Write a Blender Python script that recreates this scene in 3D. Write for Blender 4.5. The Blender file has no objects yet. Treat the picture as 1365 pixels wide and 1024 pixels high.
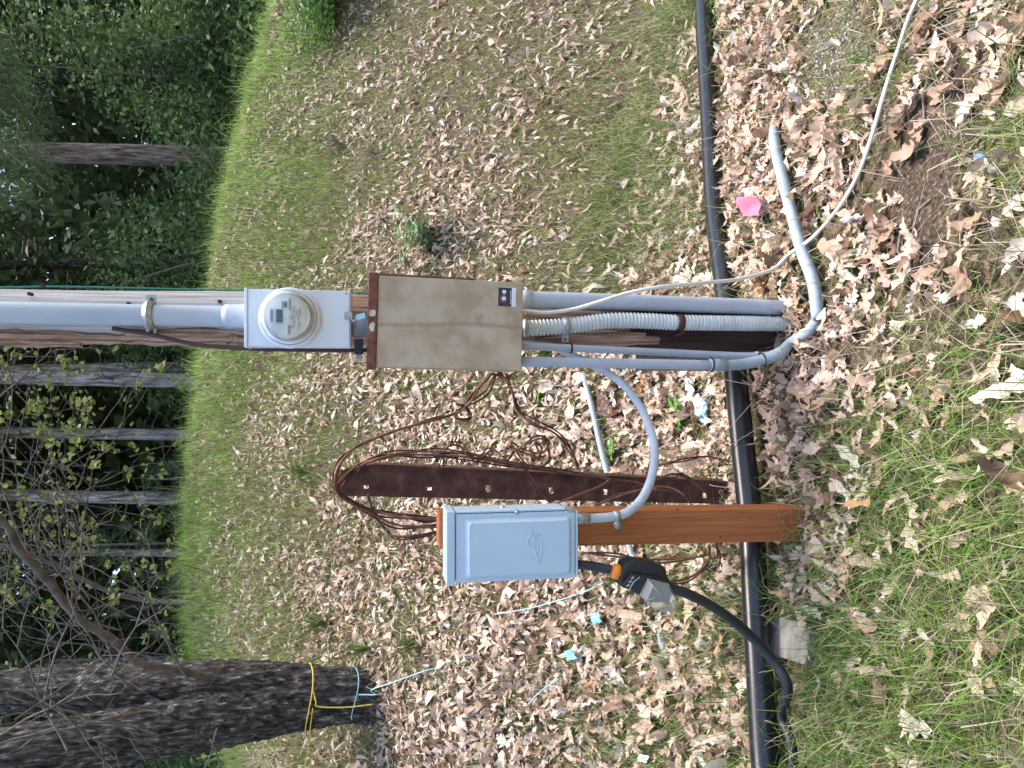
import bpy, bmesh, math, random
import numpy as np
from mathutils import Vector, Matrix
random.seed(7); rng = np.random.default_rng(11)
sc = bpy.context.scene
COL = sc.collection
R = math.radians

# ------------------------------------------------------------------ camera, sky, sun, exposure
CH, TH, FPX = 1.3, R(10.0), 1000.0            # camera height, pitch down, focal length in photo pixels
cam_d = bpy.data.cameras.new('camera'); cam = bpy.data.objects.new('camera', cam_d); COL.objects.link(cam)
cam_d.sensor_fit = 'HORIZONTAL'; cam_d.sensor_width = 36.0; cam_d.lens = 36.0 * FPX / 1365.0
cam_d.clip_start = 0.05; cam_d.clip_end = 2000
fw = Vector((0, math.cos(TH), -math.sin(TH))); up = Vector((0, math.sin(TH), math.cos(TH))); rt = Vector((1, 0, 0))
mx = Matrix.Identity(4)                        # the photographer held the phone sideways: world up points to the left of the frame
for i in range(3):
    mx[i][0] = -up[i]; mx[i][1] = rt[i]; mx[i][2] = -fw[i]
mx.translation = Vector((0, 0, CH)); cam.matrix_world = mx
sc.camera = cam
SUN_EL, SUN_AZ = R(66), R(60)                  # azimuth from +Y towards +X
w = bpy.data.worlds.new('World'); sc.world = w; w.use_nodes = True
wn = w.node_tree.nodes; wl = w.node_tree.links
sky = wn.new('ShaderNodeTexSky'); sky.sky_type = 'NISHITA'; sky.sun_disc = False
sky.sun_elevation = SUN_EL; sky.sun_rotation = SUN_AZ; sky.air_density = 1.0; sky.dust_density = 2.0; sky.ozone_density = 1.0
wn['Background'].inputs['Strength'].default_value = 0.15
wl.new(sky.outputs[0], wn['Background'].inputs['Color'])
sd = bpy.data.lights.new('sun', 'SUN'); sd.energy = 2.4; sd.angle = R(20.0); sd.color = (1.0, 0.95, 0.87)
so = bpy.data.objects.new('sun', sd); COL.objects.link(so)
sdir = Vector((math.sin(SUN_AZ) * math.cos(SUN_EL), math.cos(SUN_AZ) * math.cos(SUN_EL), math.sin(SUN_EL)))
so.rotation_euler = sdir.to_track_quat('Z', 'Y').to_euler()
sc.view_settings.view_transform = 'Standard'; sc.view_settings.look = 'None'
sc.view_settings.gamma = 1.0; sc.view_settings.use_curve_mapping = False
sc.view_settings.exposure = 1.54
sc.render.engine = 'CYCLES'; sc.cycles.max_bounces = 4; sc.cycles.diffuse_bounces = 2; sc.cycles.transmission_bounces = 2; sc.cycles.transparent_max_bounces = 8
sc.cycles.use_adaptive_sampling = True; sc.cycles.adaptive_threshold = .03
sc.cycles.use_denoising = True
sc.cycles.debug_use_spatial_splits = True

# ------------------------------------------------------------------ terrain and pixel helpers
def vnoise(x, y, seed=0):
    x = np.asarray(x, float); y = np.asarray(y, float)
    xi = np.floor(x); yi = np.floor(y); xf = x - xi; yf = y - yi
    def h(a, b):
        v = np.sin(a * 127.1 + b * 311.7 + seed * 74.7) * 43758.5453
        return v - np.floor(v)
    sx = xf * xf * (3 - 2 * xf); sy = yf * yf * (3 - 2 * yf)
    a = h(xi, yi); b = h(xi + 1, yi); c = h(xi, yi + 1); d = h(xi + 1, yi + 1)
    return (a * (1 - sx) + b * sx) * (1 - sy) + (c * (1 - sx) + d * sx) * sy
def fbm(x, y, seed=0, o=4):
    t = 0; a = .5
    for k in range(o):
        t = t + a * (vnoise(x * 2 ** k, y * 2 ** k, seed + k) - .5); a *= .5
    return t
YC = 7.5
_cx = np.array([-30, -9, -3.48, -2.7, -1.7, -.62, .44, 1.5, 2.55, 3.68, 7, 30])
_cz = np.array([2.55, 2.55, 2.6, 2.91, 3.03, 3.01, 2.92, 2.75, 2.53, 2.29, 1.78, 1.1])
def ground(X, Y, detail=True):
    X = np.asarray(X, float); Y = np.asarray(Y, float)
    base = np.clip(-.17 * X, -1.2, .6)
    y0 = np.clip(2.45 + .45 * X, 1.9, 4.6)
    zc = np.interp(X, _cx, _cz)
    t = (Y - y0) / (YC - y0); tc = np.clip(t, 0, 1)
    e = .22                                     # eased toe, straight bank, rounded crest
    k = 1 / (1 - e / 2 - .04)
    S = np.where(tc < e, k * tc * tc / (2 * e), np.where(tc < .92, k * (tc - e / 2), 1 - k * (1 - tc) ** 2 / .16 ))
    z = base * (1 - S) + zc * S
    over = np.clip(Y - YC, 0, None)
    z = z - np.minimum(.13 * over, 1.5) * (over / (over + .8))
    if detail:
        z = z + .10 * fbm(X * 1.3, Y * 1.3, 3) * np.clip((Y - 1.0) / 2, .25, 1) + .03 * fbm(X * 6, Y * 6, 9)
    return z
def ray(x, y):
    d = (x - 682.5) / FPX
    return Vector(((512 - y) / FPX, math.cos(TH) - d * math.sin(TH), -math.sin(TH) - d * math.cos(TH)))
def at(x, y, Y):                               # photo pixel -> world point at distance Y in front of the camera
    r = ray(x, y); k = Y / r.y
    return Vector((r.x * k, Y, CH + r.z * k))
def gp(x, y, lift=0.0):                        # photo pixel -> world point on the ground
    r = ray(x, y); k0 = .6; k = k0
    while k < 60:
        if CH + r.z * k < float(ground(r.x * k, r.y * k)): break
        k0 = k; k += .05
    for _ in range(20):
        m = (k + k0) / 2
        if CH + r.z * m < float(ground(r.x * m, r.y * m)): k = m
        else: k0 = m
    return Vector((r.x * k, r.y * k, float(ground(r.x * k, r.y * k)) + lift))
def topix(X, Y, Z):
    Zr = Z - CH
    f_ = Y * math.cos(TH) - Zr * math.sin(TH); u_ = Y * math.sin(TH) + Zr * math.cos(TH)
    f_ = np.maximum(f_, .05)
    return 682.5 - FPX * u_ / f_, 512 - FPX * X / f_

# ------------------------------------------------------------------ materials
def nodes(name):
    m = bpy.data.materials.new(name); m.use_nodes = True
    return m, m.node_tree.nodes, m.node_tree.links, m.node_tree.nodes['Principled BSDF']
def ramp(n, l, fac, stops):
    r = n.new('ShaderNodeValToRGB'); el = r.color_ramp.elements
    while len(el) < len(stops): el.new(.5)
    for e, (p, c) in zip(el, stops): e.position = p; e.color = (*c, 1)
    if fac is not None: l.new(fac, r.inputs[0])
    return r
def noise(n, l, scale, stretch=(1, 1, 1), detail=5, rough=.6, src='Object'):
    tc = n.new('ShaderNodeTexCoord'); mp = n.new('ShaderNodeMapping'); mp.inputs['Scale'].default_value = stretch
    t = n.new('ShaderNodeTexNoise'); t.inputs['Scale'].default_value = scale; t.inputs['Detail'].default_value = detail; t.inputs['Roughness'].default_value = rough
    l.new(tc.outputs[src], mp.inputs[0]); l.new(mp.outputs[0], t.inputs['Vector'])
    return t
def M(name, stops, scale=20, stretch=(1, 1, 1), rough=.6, bump=0., bscale=None, metallic=0., spec=.4, detail=5, spots=None):
    m, n, l, b = nodes(name)
    t = noise(n, l, scale, stretch, detail)
    if len(stops[0]) == 3 and not isinstance(stops[0][1], tuple): stops = [(.3 + .4 * i / max(1, len(stops) - 1), c) for i, c in enumerate(stops)]
    r = ramp(n, l, t.outputs['Fac'], stops); out = r.outputs[0]
    if spots:
        col, sscale, lo, hi = spots
        t3 = noise(n, l, sscale, stretch, 6, .65); mm = n.new('ShaderNodeMapRange'); mm.inputs[1].default_value = lo; mm.inputs[2].default_value = hi
        l.new(t3.outputs['Fac'], mm.inputs[0])
        mi = n.new('ShaderNodeMixRGB'); mi.inputs[2].default_value = (*col, 1); l.new(mm.outputs[0], mi.inputs[0]); l.new(out, mi.inputs[1]); out = mi.outputs[0]
    l.new(out, b.inputs['Base Color'])
    b.inputs['Roughness'].default_value = rough; b.inputs['Metallic'].default_value = metallic
    b.inputs['Specular IOR Level'].default_value = spec
    if bump:
        t2 = noise(n, l, bscale or scale, stretch, 6); bp = n.new('ShaderNodeBump'); bp.inputs['Strength'].default_value = 1.0; bp.inputs['Distance'].default_value = bump
        l.new(t2.outputs['Fac'], bp.inputs['Height']); l.new(bp.outputs[0], b.inputs['Normal'])
    return m
def leafmat(name, stops, rough=.6, trans=.25, obj=False, spec=.3, vein=False):
    m, n, l, b = nodes(name)
    if obj:
        oi = n.new('ShaderNodeObjectInfo'); fac = oi.outputs['Random']
    else:
        g = n.new('ShaderNodeNewGeometry'); fac = g.outputs['Random Per Island']
    r = ramp(n, l, fac, stops); out = r.outputs[0]
    if vein:
        t = noise(n, l, 45, (1, 1, 1), 4); mr = n.new('ShaderNodeMapRange'); mr.inputs[3].default_value = .62; mr.inputs[4].default_value = 1.25
        l.new(t.outputs['Fac'], mr.inputs[0]); mi = n.new('ShaderNodeMixRGB'); mi.blend_type = 'MULTIPLY'; mi.inputs[0].default_value = 1
        l.new(out, mi.inputs[1]); l.new(mr.outputs[0], mi.inputs[2]); out = mi.outputs[0]
    l.new(out, b.inputs['Base Color']); b.inputs['Roughness'].default_value = rough; b.inputs['Specular IOR Level'].default_value = spec
    if trans:
        tr = n.new('ShaderNodeBsdfTranslucent'); ms = n.new('ShaderNodeMixShader'); ms.inputs[0].default_value = trans
        l.new(out, tr.inputs[0]); l.new(b.outputs[0], ms.inputs[1]); l.new(tr.outputs[0], ms.inputs[2])
        l.new(ms.outputs[0], n['Material Output'].inputs[0])
    return m
def plain(name, c, rough=.5, metallic=0., spec=.4): return M(name, [tuple(x * .9 for x in c), tuple(min(1, x * 1.08) for x in c)], 30, rough=rough, metallic=metallic, spec=spec)

MT = {}
def ground_mat():
    m, n, l, b = nodes('soil_and_moss')
    t = noise(n, l, 2.2, (1, 1, 1), 8, .65); t2 = noise(n, l, 55, (1, 1, 1), 8, .7); t3 = noise(n, l, 9, (1, 1, 1), 6, .7)
    r1 = ramp(n, l, t2.outputs['Fac'], [(.3, (.04, .025, .017)), (.46, (.13, .09, .062)), (.58, (.24, .18, .125)), (.7, (.40, .33, .25))])
    r2 = ramp(n, l, t2.outputs['Fac'], [(.3, (.045, .045, .018)), (.5, (.15, .15, .05)), (.7, (.28, .25, .11))])
    mr = n.new('ShaderNodeMapRange'); mr.inputs[1].default_value = .46; mr.inputs[2].default_value = .6
    l.new(t3.outputs['Fac'], mr.inputs[0])
    mi = n.new('ShaderNodeMixRGB'); l.new(mr.outputs[0], mi.inputs[0]); l.new(r1.outputs[0], mi.inputs[1]); l.new(r2.outputs[0], mi.inputs[2])
    l.new(mi.outputs[0], b.inputs['Base Color']); b.inputs['Roughness'].default_value = .95; b.inputs['Specular IOR Level'].default_value = .1
    bp = n.new('ShaderNodeBump'); bp.inputs['Distance'].default_value = .03; l.new(t2.outputs['Fac'], bp.inputs['Height']); l.new(bp.outputs[0], b.inputs['Normal'])
    return m
MT['ground'] = ground_mat()
MT['pole'] = M('weathered_pole_wood', [(.28, (.17, .15, .14)), (.45, (.42, .39, .375)), (.7, (.66, .63, .62))], 55, (1.6, 1.6, .045), .85, .004, spec=.15, spots=((.06, .04, .035), 34, .66, .74))
MT['polebase'] = M('tarred_pole_wood', [(.3, (.012, .009, .008)), (.6, (.05, .03, .024)), (.8, (.10, .06, .04))], 55, (1.6, 1.6, .07), .8, .005, spec=.25)
MT['bark_pole'] = M('peeling_red_wood', [(.30, (.09, .045, .03)), (.48, (.31, .19, .13)), (.68, (.57, .43, .34))], 50, (1.6, 1.6, .07), .85, .004, spec=.15)
MT['pvc'] = M('grey_pvc', [(.3, (.36, .39, .45)), (.7, (.47, .50, .56))], 6, (1, 1, .5), .42, .0002, 60, spec=.4, spots=((.25, .28, .27), 40, .68, .8))
MT['pvc_dirty'] = M('weathered_white_pvc', [(.3, (.25, .30, .33)), (.6, (.36, .41, .44)), (.8, (.31, .30, .27))], 18, (1, 1, 1), .5, .0003, spec=.35, spots=((.22, .19, .14), 30, .6, .75))
MT['corr'] = M('pale_corrugated_plastic', [(.3, (.52, .52, .50)), (.7, (.70, .70, .67))], 12, (1, 1, 1), .5, spec=.35, spots=((.3, .25, .18), 14, .62, .78))
MT['flex'] = M('grey_flexible_conduit', [(.3, (.40, .43, .48)), (.7, (.52, .55, .60))], 25, rough=.45)
MT['galv'] = M('galvanised_steel', [(.3, (.30, .31, .32)), (.7, (.48, .49, .50))], 60, rough=.45, metallic=.6, bump=.0003)
MT['meterbox'] = M('pale_grey_enamel', [(.3, (.66, .70, .76)), (.7, (.74, .78, .83))], 5, rough=.38, bump=.00015, bscale=200, spots=((.30, .30, .30), 55, .70, .78))
MT['discbox'] = M('blue_grey_enamel', [(.3, (.44, .55, .66)), (.7, (.50, .61, .72))], 4, rough=.36, bump=.00015, bscale=250, spots=((.22, .26, .30), 60, .71, .79))
MT['discside'] = MT['discbox']
def panel_mat():
    m = M('yellowed_grey_paint', [(.30, (.34, .255, .17)), (.5, (.47, .35, .24)), (.70, (.52, .425, .325))], 11, (1, 1, 1), .55, .0004, 90, spec=.3, spots=((.22, .20, .18), 17, .60, .78))
    return m
MT['panel'] = panel_mat()
def add_streak(m):                             # a rust run down the middle of the cover
    n, l = m.node_tree.nodes, m.node_tree.links; b = n['Principled BSDF']; src = b.inputs['Base Color'].links[0].from_socket
    tc = n.new('ShaderNodeTexCoord'); sx = n.new('ShaderNodeSeparateXYZ'); l.new(tc.outputs['Object'], sx.inputs[0]); t = noise(n, l, 9, (1, 1, .5), 5)
    ma = n.new('ShaderNodeMath'); ma.operation = 'MULTIPLY_ADD'; ma.inputs[1].default_value = .045; l.new(t.outputs['Fac'], ma.inputs[0]); l.new(sx.outputs[0], ma.inputs[2])
    sb_ = n.new('ShaderNodeMath'); sb_.operation = 'SUBTRACT'; sb_.inputs[1].default_value = .018; l.new(ma.outputs[0], sb_.inputs[0]); ab = n.new('ShaderNodeMath'); ab.operation = 'ABSOLUTE'; l.new(sb_.outputs[0], ab.inputs[0])
    mr = n.new('ShaderNodeMapRange'); mr.inputs[1].default_value = .011; mr.inputs[2].default_value = .001; mr.inputs[3].default_value = 0; mr.inputs[4].default_value = .5; l.new(ab.outputs[0], mr.inputs[0])
    mi = n.new('ShaderNodeMixRGB'); mi.inputs[2].default_value = (.26, .17, .095, 1); l.new(mr.outputs[0], mi.inputs[0]); l.new(src, mi.inputs[1]); l.new(mi.outputs[0], b.inputs['Base Color'])
add_streak(MT['panel'])
MT['rust'] = M('rusty_steel', [(.3, (.09, .038, .026)), (.55, (.19, .08, .052)), (.75, (.30, .15, .10))], 30, rough=.85, bump=.001, spec=.2)
MT['rustdark'] = M('dark_rusty_iron', [(.3, (.05, .022, .016)), (.55, (.105, .044, .032)), (.75, (.18, .085, .058))], 22, rough=.8, bump=.0012, spec=.25)
MT['post'] = M('treated_orange_wood', [(.26, (.24, .072, .024)), (.5, (.38, .122, .042)), (.74, (.48, .18, .068))], 45, (2.2, 2.2, .05), .75, .002, spec=.2, spots=((.09, .03, .012), 120, .62, .70))
MT['blackpipe'] = M('black_poly_pipe', [(.3, (.009, .010, .013)), (.7, (.017, .018, .022))], 20, rough=.3, spec=.45, bump=.0003, spots=((.09, .08, .07), 10, .68, .85))
MT['rubber'] = M('black_rubber', [(.3, (.012, .012, .013)), (.7, (.024, .024, .026))], 30, rough=.5, spec=.45)
MT['orange'] = plain('orange_plastic', (.8, .25, .03), .45)
MT['whitecable'] = M('dirty_white_cable', [(.3, (.62, .56, .46)), (.7, (.78, .74, .66))], 14, rough=.5, spots=((.42, .34, .25), 22, .6, .78))
MT['white'] = plain('white_plastic', (.78, .78, .77), .4)
MT['remnant'] = M('flaking_pale_paint', [(.3, (.42, .34, .26)), (.6, (.66, .60, .52))], 60, rough=.6)
MT['ink'] = plain('dark_ink', (.03, .033, .045), .6)
MT['navy'] = plain('navy_print', (.035, .035, .06), .45)
MT['redink'] = plain('dull_red_print', (.32, .08, .11), .45)
MT['greyink'] = plain('grey_print', (.33, .36, .38), .5)
MT['lcd'] = plain('lcd_glass', (.10, .16, .18), .25)
MT['tag'] = plain('pale_cyan_tag', (.38, .68, .72), .4)
MT['greenwire'] = plain('green_wire', (.015, .20, .14), .45)
MT['browncable'] = plain('brown_cable', (.06, .03, .022), .6)
MT['board'] = M('grey_weathered_board', [(.3, (.15, .13, .11)), (.6, (.28, .255, .225)), (.8, (.38, .35, .31))], 12, (.12, 2, 2), .85, .002)
MT['twine'] = plain('pale_blue_twine', (.35, .58, .66), .7)
MT['yrope'] = plain('yellow_rope', (.66, .52, .06), .7)
MT['pink'] = plain('pink_flag_plastic', (.85, .17, .27), .45)
MT['cyan'] = plain('cyan_plastic', (.13, .46, .60), .45)
MT['blue'] = plain('blue_plastic', (.13, .33, .62), .35)
MT['bag'] = M('crumpled_pale_plastic', [(.35, (.35, .55, .78)), (.5, (.72, .76, .80)), (.7, (.85, .85, .83))], 14, rough=.3, bump=.003, bscale=60)
MT['stone'] = M('pale_stone', [(.3, (.30, .28, .26)), (.7, (.60, .58, .55))], 25, rough=.85, bump=.002)
MT['gravel'] = leafmat('mixed_gravel', [(0, (.13, .12, .08)), (.4, (.24, .22, .17)), (.8, (.36, .33, .29)), (1, (.55, .53, .49))], .9, 0)
MT['soil'] = M('dark_crumbly_soil', [(.35, (.03, .021, .014)), (.52, (.075, .055, .038)), (.62, (.14, .105, .085)), (.7, (.36, .31, .26))], 90, rough=.95, bump=.006, bscale=70, spec=.1, detail=8)
MT['twig'] = M('dry_twig', [(.3, (.12, .08, .06)), (.7, (.30, .24, .19))], 30, rough=.9)
MT['bark'] = M('grey_furrowed_bark', [(.34, (.06, .05, .045)), (.5, (.26, .235, .22)), (.66, (.48, .455, .44))], 8, (3, 3, .45), .95, .02, spec=.05)
MT['barkbrown'] = M('brown_fir_bark', [(.34, (.06, .042, .035)), (.5, (.24, .18, .16)), (.66, (.42, .35, .32))], 8, (3, 3, .45), .95, .02, spec=.05)
MT['barkdark'] = M('dark_lichen_bark', [(.34, (.020, .017, .015)), (.5, (.068, .060, .053)), (.60, (.13, .12, .108)), (.70, (.36, .37, .34))], 22, (2, 2, .5), .95, .03, spec=.05)
MT['branch'] = M('bare_grey_branch', [(.3, (.055, .045, .038)), (.7, (.17, .15, .135))], 15, rough=.9)
MT['moss'] = leafmat('yellow_green_moss', [(0, (.10, .12, .015)), (.5, (.22, .22, .03)), (1, (.34, .30, .06))], .9, .2)
LEAFC = [(0, (.17, .09, .058)), (.1, (.34, .21, .14)), (.26, (.49, .335, .245)), (.5, (.60, .425, .32)), (.78, (.72, .56, .45)), (.95, (.78, .67, .58)), (1, (.50, .28, .12))]
MT['leaf'] = leafmat('dead_leaf_mass', LEAFC, .6, .18, vein=True)
MT['leaf1'] = leafmat('dead_leaf', LEAFC, .6, .18, obj=True, vein=True)
MT['grass'] = leafmat('green_grass', [(0, (.05, .11, .018)), (.38, (.11, .22, .032)), (.66, (.19, .32, .055)), (.82, (.29, .35, .10)), (1, (.46, .41, .23))], .55, .35)
MT['midgrass'] = leafmat('olive_bank_grass', [(0, (.06, .12, .018)), (.4, (.13, .24, .035)), (.65, (.22, .33, .06)), (.8, (.30, .31, .11)), (.9, (.38, .33, .19)), (1, (.50, .43, .31))], .6, .3)
MT['crestgrass'] = leafmat('lush_grass', [(0, (.11, .20, .035)), (.35, (.21, .37, .065)), (.72, (.32, .48, .12)), (.88, (.44, .50, .20)), (1, (.52, .47, .30))], .55, .4)
MT['straw'] = leafmat('dry_straw', [(0, (.13, .095, .065)), (.5, (.30, .24, .17)), (1, (.50, .43, .33))], .8, .2)
MT['weed'] = leafmat('fresh_weed_leaf', [(0, (.08, .22, .03)), (1, (.20, .40, .08))], .5, .35)
MT['seedling'] = leafmat('dark_seedling_leaf', [(0, (.09, .22, .09)), (1, (.22, .40, .19))], .4, .25)
MT['broad'] = leafmat('broadleaf_green', [(0, (.045, .085, .03)), (.6, (.11, .185, .065)), (1, (.20, .30, .12))], .55, .3, spec=.2)
MT['needle'] = leafmat('conifer_needles', [(0, (.04, .07, .035)), (.6, (.075, .125, .055)), (1, (.12, .18, .08))], .6, .2)
MT['pineneedle'] = leafmat('pine_needles', [(0, (.05, .09, .04)), (.6, (.10, .16, .05)), (1, (.18, .24, .08))], .5, .25)
MT['bushneedle'] = leafmat('fresh_conifer_needles', [(0, (.05, .12, .03)), (.6, (.11, .22, .05)), (1, (.20, .34, .08))], .5, .25)
MT['spring'] = leafmat('fresh_spring_leaf', [(0, (.13, .18, .05)), (.7, (.24, .29, .09)), (1, (.36, .33, .16))], .5, .45)
def glass_mat(name, tint, gl, rough):
    m, n, l, b = nodes(name)
    tr = n.new('ShaderNodeBsdfTransparent'); tr.inputs[0].default_value = (*tint, 1)
    g = n.new('ShaderNodeBsdfGlossy'); g.inputs['Roughness'].default_value = rough
    lw = n.new('ShaderNodeFresnel'); lw.inputs[0].default_value = 1.45; ad = n.new('ShaderNodeMath'); ad.inputs[1].default_value = gl; l.new(lw.outputs[0], ad.inputs[0])
    ms = n.new('ShaderNodeMixShader'); l.new(ad.outputs[0], ms.inputs[0]); l.new(tr.outputs[0], ms.inputs[1]); l.new(g.outputs[0], ms.inputs[2])
    l.new(ms.outputs[0], n['Material Output'].inputs[0]); return m
MT['glass'] = glass_mat('meter_glass', (.93, .95, .95), .02, .05)
def frosted():
    m, n, l, b = nodes('cloudy_clear_plastic')
    b.inputs['Base Color'].default_value = (.55, .55, .50, 1); b.inputs['Roughness'].default_value = .25
    tr = n.new('ShaderNodeBsdfTransparent'); tr.inputs[0].default_value = (.85, .85, .8, 1)
    ms = n.new('ShaderNodeMixShader'); ms.inputs[0].default_value = .55
    l.new(b.outputs[0], ms.inputs[1]); l.new(tr.outputs[0], ms.inputs[2]); l.new(ms.outputs[0], n['Material Output'].inputs[0]); return m
MT['cloudy'] = frosted()

# ------------------------------------------------------------------ object helpers
def thing(name, label, cat, loc, group=None):
    o = bpy.data.objects.new(name, None); COL.objects.link(o); o.location = loc; o.empty_display_size = .05
    tag(o, label, cat, group); return o
def tag(o, label=None, cat=None, group=None, kind=None):
    if label: o['label'] = label
    if cat: o['category'] = cat
    if group: o['group'] = group
    if kind: o['kind'] = kind
    return o
def wloc(p):
    l = Vector((0, 0, 0))
    while p is not None: l = l + Vector(p.location); p = p.parent
    return l
def build(name, V, F, mat, parent=None, smooth=False, loc=None):
    V = np.asarray(V, float).reshape(-1, 3)
    o_loc = wloc(parent) if parent is not None else (Vector(loc) if loc is not None else Vector((V[:, 0].mean(), V[:, 1].mean(), V[:, 2].min())))
    V = V - np.array(o_loc)
    me = bpy.data.meshes.new(name)
    if isinstance(F, np.ndarray):
        k = F.shape[1]; nf = len(F)
        me.vertices.add(len(V)); me.vertices.foreach_set('co', V.astype(np.float32).ravel())
        me.loops.add(nf * k); me.loops.foreach_set('vertex_index', F.astype(np.int32).ravel())
        me.polygons.add(nf); me.polygons.foreach_set('loop_start', np.arange(0, nf * k, k, dtype=np.int32))
        me.update(calc_edges=True)
    else:
        me.from_pydata(V.tolist(), [], F); me.update()
    if smooth: me.polygons.foreach_set('use_smooth', [True] * len(me.polygons))
    me.materials.append(MT[mat] if isinstance(mat, str) else mat)
    o = bpy.data.objects.new(name, me); COL.objects.link(o)
    if parent is not None: o.parent = parent
    else: o.location = o_loc
    return o
def cat_pts(pts, n):
    P = np.array([list(p) for p in pts], float)
    if len(P) == 2: return P[0] + (P[1] - P[0]) * np.linspace(0, 1, n)[:, None]
    Q = np.vstack([2 * P[0] - P[1], P, 2 * P[-1] - P[-2]]); out = []
    seg = len(P) - 1
    for t in np.linspace(0, seg - 1e-9, n):
        i = int(t); f = t - i; a, b, c, d = Q[i], Q[i + 1], Q[i + 2], Q[i + 3]
        out.append(.5 * (2 * b + (c - a) * f + (2 * a - 5 * b + 4 * c - d) * f * f + (3 * b - a - 3 * c + d) * f ** 3))
    return np.array(out)
def sweep(P, rad, seg=10, cap=True, flat=1.0):
    P = np.asarray(P, float); n = len(P); rad = np.broadcast_to(np.asarray(rad, float), (n,))
    T = np.gradient(P, axis=0); T /= np.linalg.norm(T, axis=1)[:, None] + 1e-12
    a = np.array([0, 0, 1.]) if abs(T[0][2]) < .9 else np.array([1., 0, 0])
    Nn = np.cross(T[0], a); Nn /= np.linalg.norm(Nn); V = []; ang = np.linspace(0, 2 * np.pi, seg, endpoint=False)
    for i in range(n):
        Nn = Nn - T[i] * np.dot(Nn, T[i]); Nn /= np.linalg.norm(Nn) + 1e-12; B = np.cross(T[i], Nn)
        V.append(P[i] + rad[i] * (np.cos(ang)[:, None] * Nn + flat * np.sin(ang)[:, None] * B))
    V = np.vstack(V); F = []
    for i in range(n - 1):
        for j in range(seg):
            k = (j + 1) % seg; F.append((i * seg + j, i * seg + k, (i + 1) * seg + k, (i + 1) * seg + j))
    if cap: F.append(tuple(range(seg - 1, -1, -1))); F.append(tuple((n - 1) * seg + j for j in range(seg)))
    return V, F
def tube(name, pts, r, mat, parent=None, n=None, seg=10, loc=None):
    P = cat_pts(pts, n or (2 if len(pts) == 2 else 6 * len(pts)))
    V, F = sweep(P, r, seg)
    return build(name, V, F, mat, parent, True, loc)
def join(parts):
    V = []; F = []; o = 0
    for v, f in parts:
        v = np.asarray(v, float).reshape(-1, 3); V.append(v); F += [tuple(i + o for i in q) for q in f]; o += len(v)
    return np.vstack(V), F
def bev(V, F, width, seg=2):
    bm = bmesh.new(); vs = [bm.verts.new(v) for v in V]
    for f in F: bm.faces.new([vs[i] for i in f])
    bmesh.ops.recalc_face_normals(bm, faces=bm.faces)
    bmesh.ops.bevel(bm, geom=list(bm.edges), offset=width, segments=seg, affect='EDGES', profile=.6)
    bm.verts.index_update()
    V2 = [tuple(v.co) for v in bm.verts]; F2 = [tuple(v.index for v in f.verts) for f in bm.faces]; bm.free()
    return V2, F2
BOXF = [(0, 1, 3, 2), (4, 6, 7, 5), (0, 4, 5, 1), (2, 3, 7, 6), (0, 2, 6, 4), (1, 5, 7, 3)]
def boxv(a0, a1, b0, b1, c0, c1): return [(a, b, c) for a in (a0, a1) for b in (b0, b1) for c in (c0, c1)]
class Frame:                                   # a = right, b = up, c = out of the face towards the viewer
    def __init__(s, o, roll=0., yaw=0., lean=0.):
        m = Matrix.Rotation(yaw, 3, 'Z') @ Matrix.Rotation(roll, 3, 'Y') @ Matrix.Rotation(lean, 3, 'X')
        s.o = Vector(o); s.a = m @ Vector((1, 0, 0)); s.b = m @ Vector((0, 0, 1)); s.c = m @ Vector((0, -1, 0))
    def w(s, V): return [tuple(s.o + s.a * v[0] + s.b * v[1] + s.c * v[2]) for v in V]
    def box(s, name, dims, mat, parent, bevel=.002, seg=2):
        V, F = boxv(*dims), BOXF
        if bevel: V, F = bev(V, F, bevel, seg)
        return build(name, s.w(V), F, mat, parent)
    def lathe(s, name, prof, mat, parent, ctr=(0, 0), seg=48, cap=True):   # prof: (radius, c)
        V = []; F = []
        for r, c in prof:
            for k in range(seg):
                t = 2 * math.pi * k / seg; V.append((ctr[0] + r * math.cos(t), ctr[1] + r * math.sin(t), c))
        for i in range(len(prof) - 1):
            for j in range(seg):
                k = (j + 1) % seg; F.append((i * seg + j, i * seg + k, (i + 1) * seg + k, (i + 1) * seg + j))
        if cap: F.append(tuple((len(prof) - 1) * seg + j for j in range(seg)))
        return build(name, s.w(V), F, mat, parent, True)
    def poly(s, name, pts, c0, c1, mat, parent, bevel=0):
        n = len(pts); V = [(x, y, c0) for x, y in pts] + [(x, y, c1) for x, y in pts]
        F = [tuple(range(n - 1, -1, -1)), tuple(range(n, 2 * n))] + [(i, (i + 1) % n, n + (i + 1) % n, n + i) for i in range(n)]
        if bevel: V, F = bev(V, F, bevel, 2)
        return build(name, s.w(V), F, mat, parent)
def frame_px(tl, tr, br, bl, Y):               # four photo corners of a vertical face at distance Y
    c = [at(*p, Y) for p in (tl, tr, br, bl)]
    o = sum(c, Vector()) / 4; wd = ((c[1] - c[0]).length + (c[2] - c[3]).length) / 2; ht = ((c[0] - c[3]).length + (c[1] - c[2]).length) / 2
    d = (c[1] - c[0]) + (c[2] - c[3]); roll = math.atan2(-d.z, d.x)
    return Frame(o, roll), wd / 2, ht / 2

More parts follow.
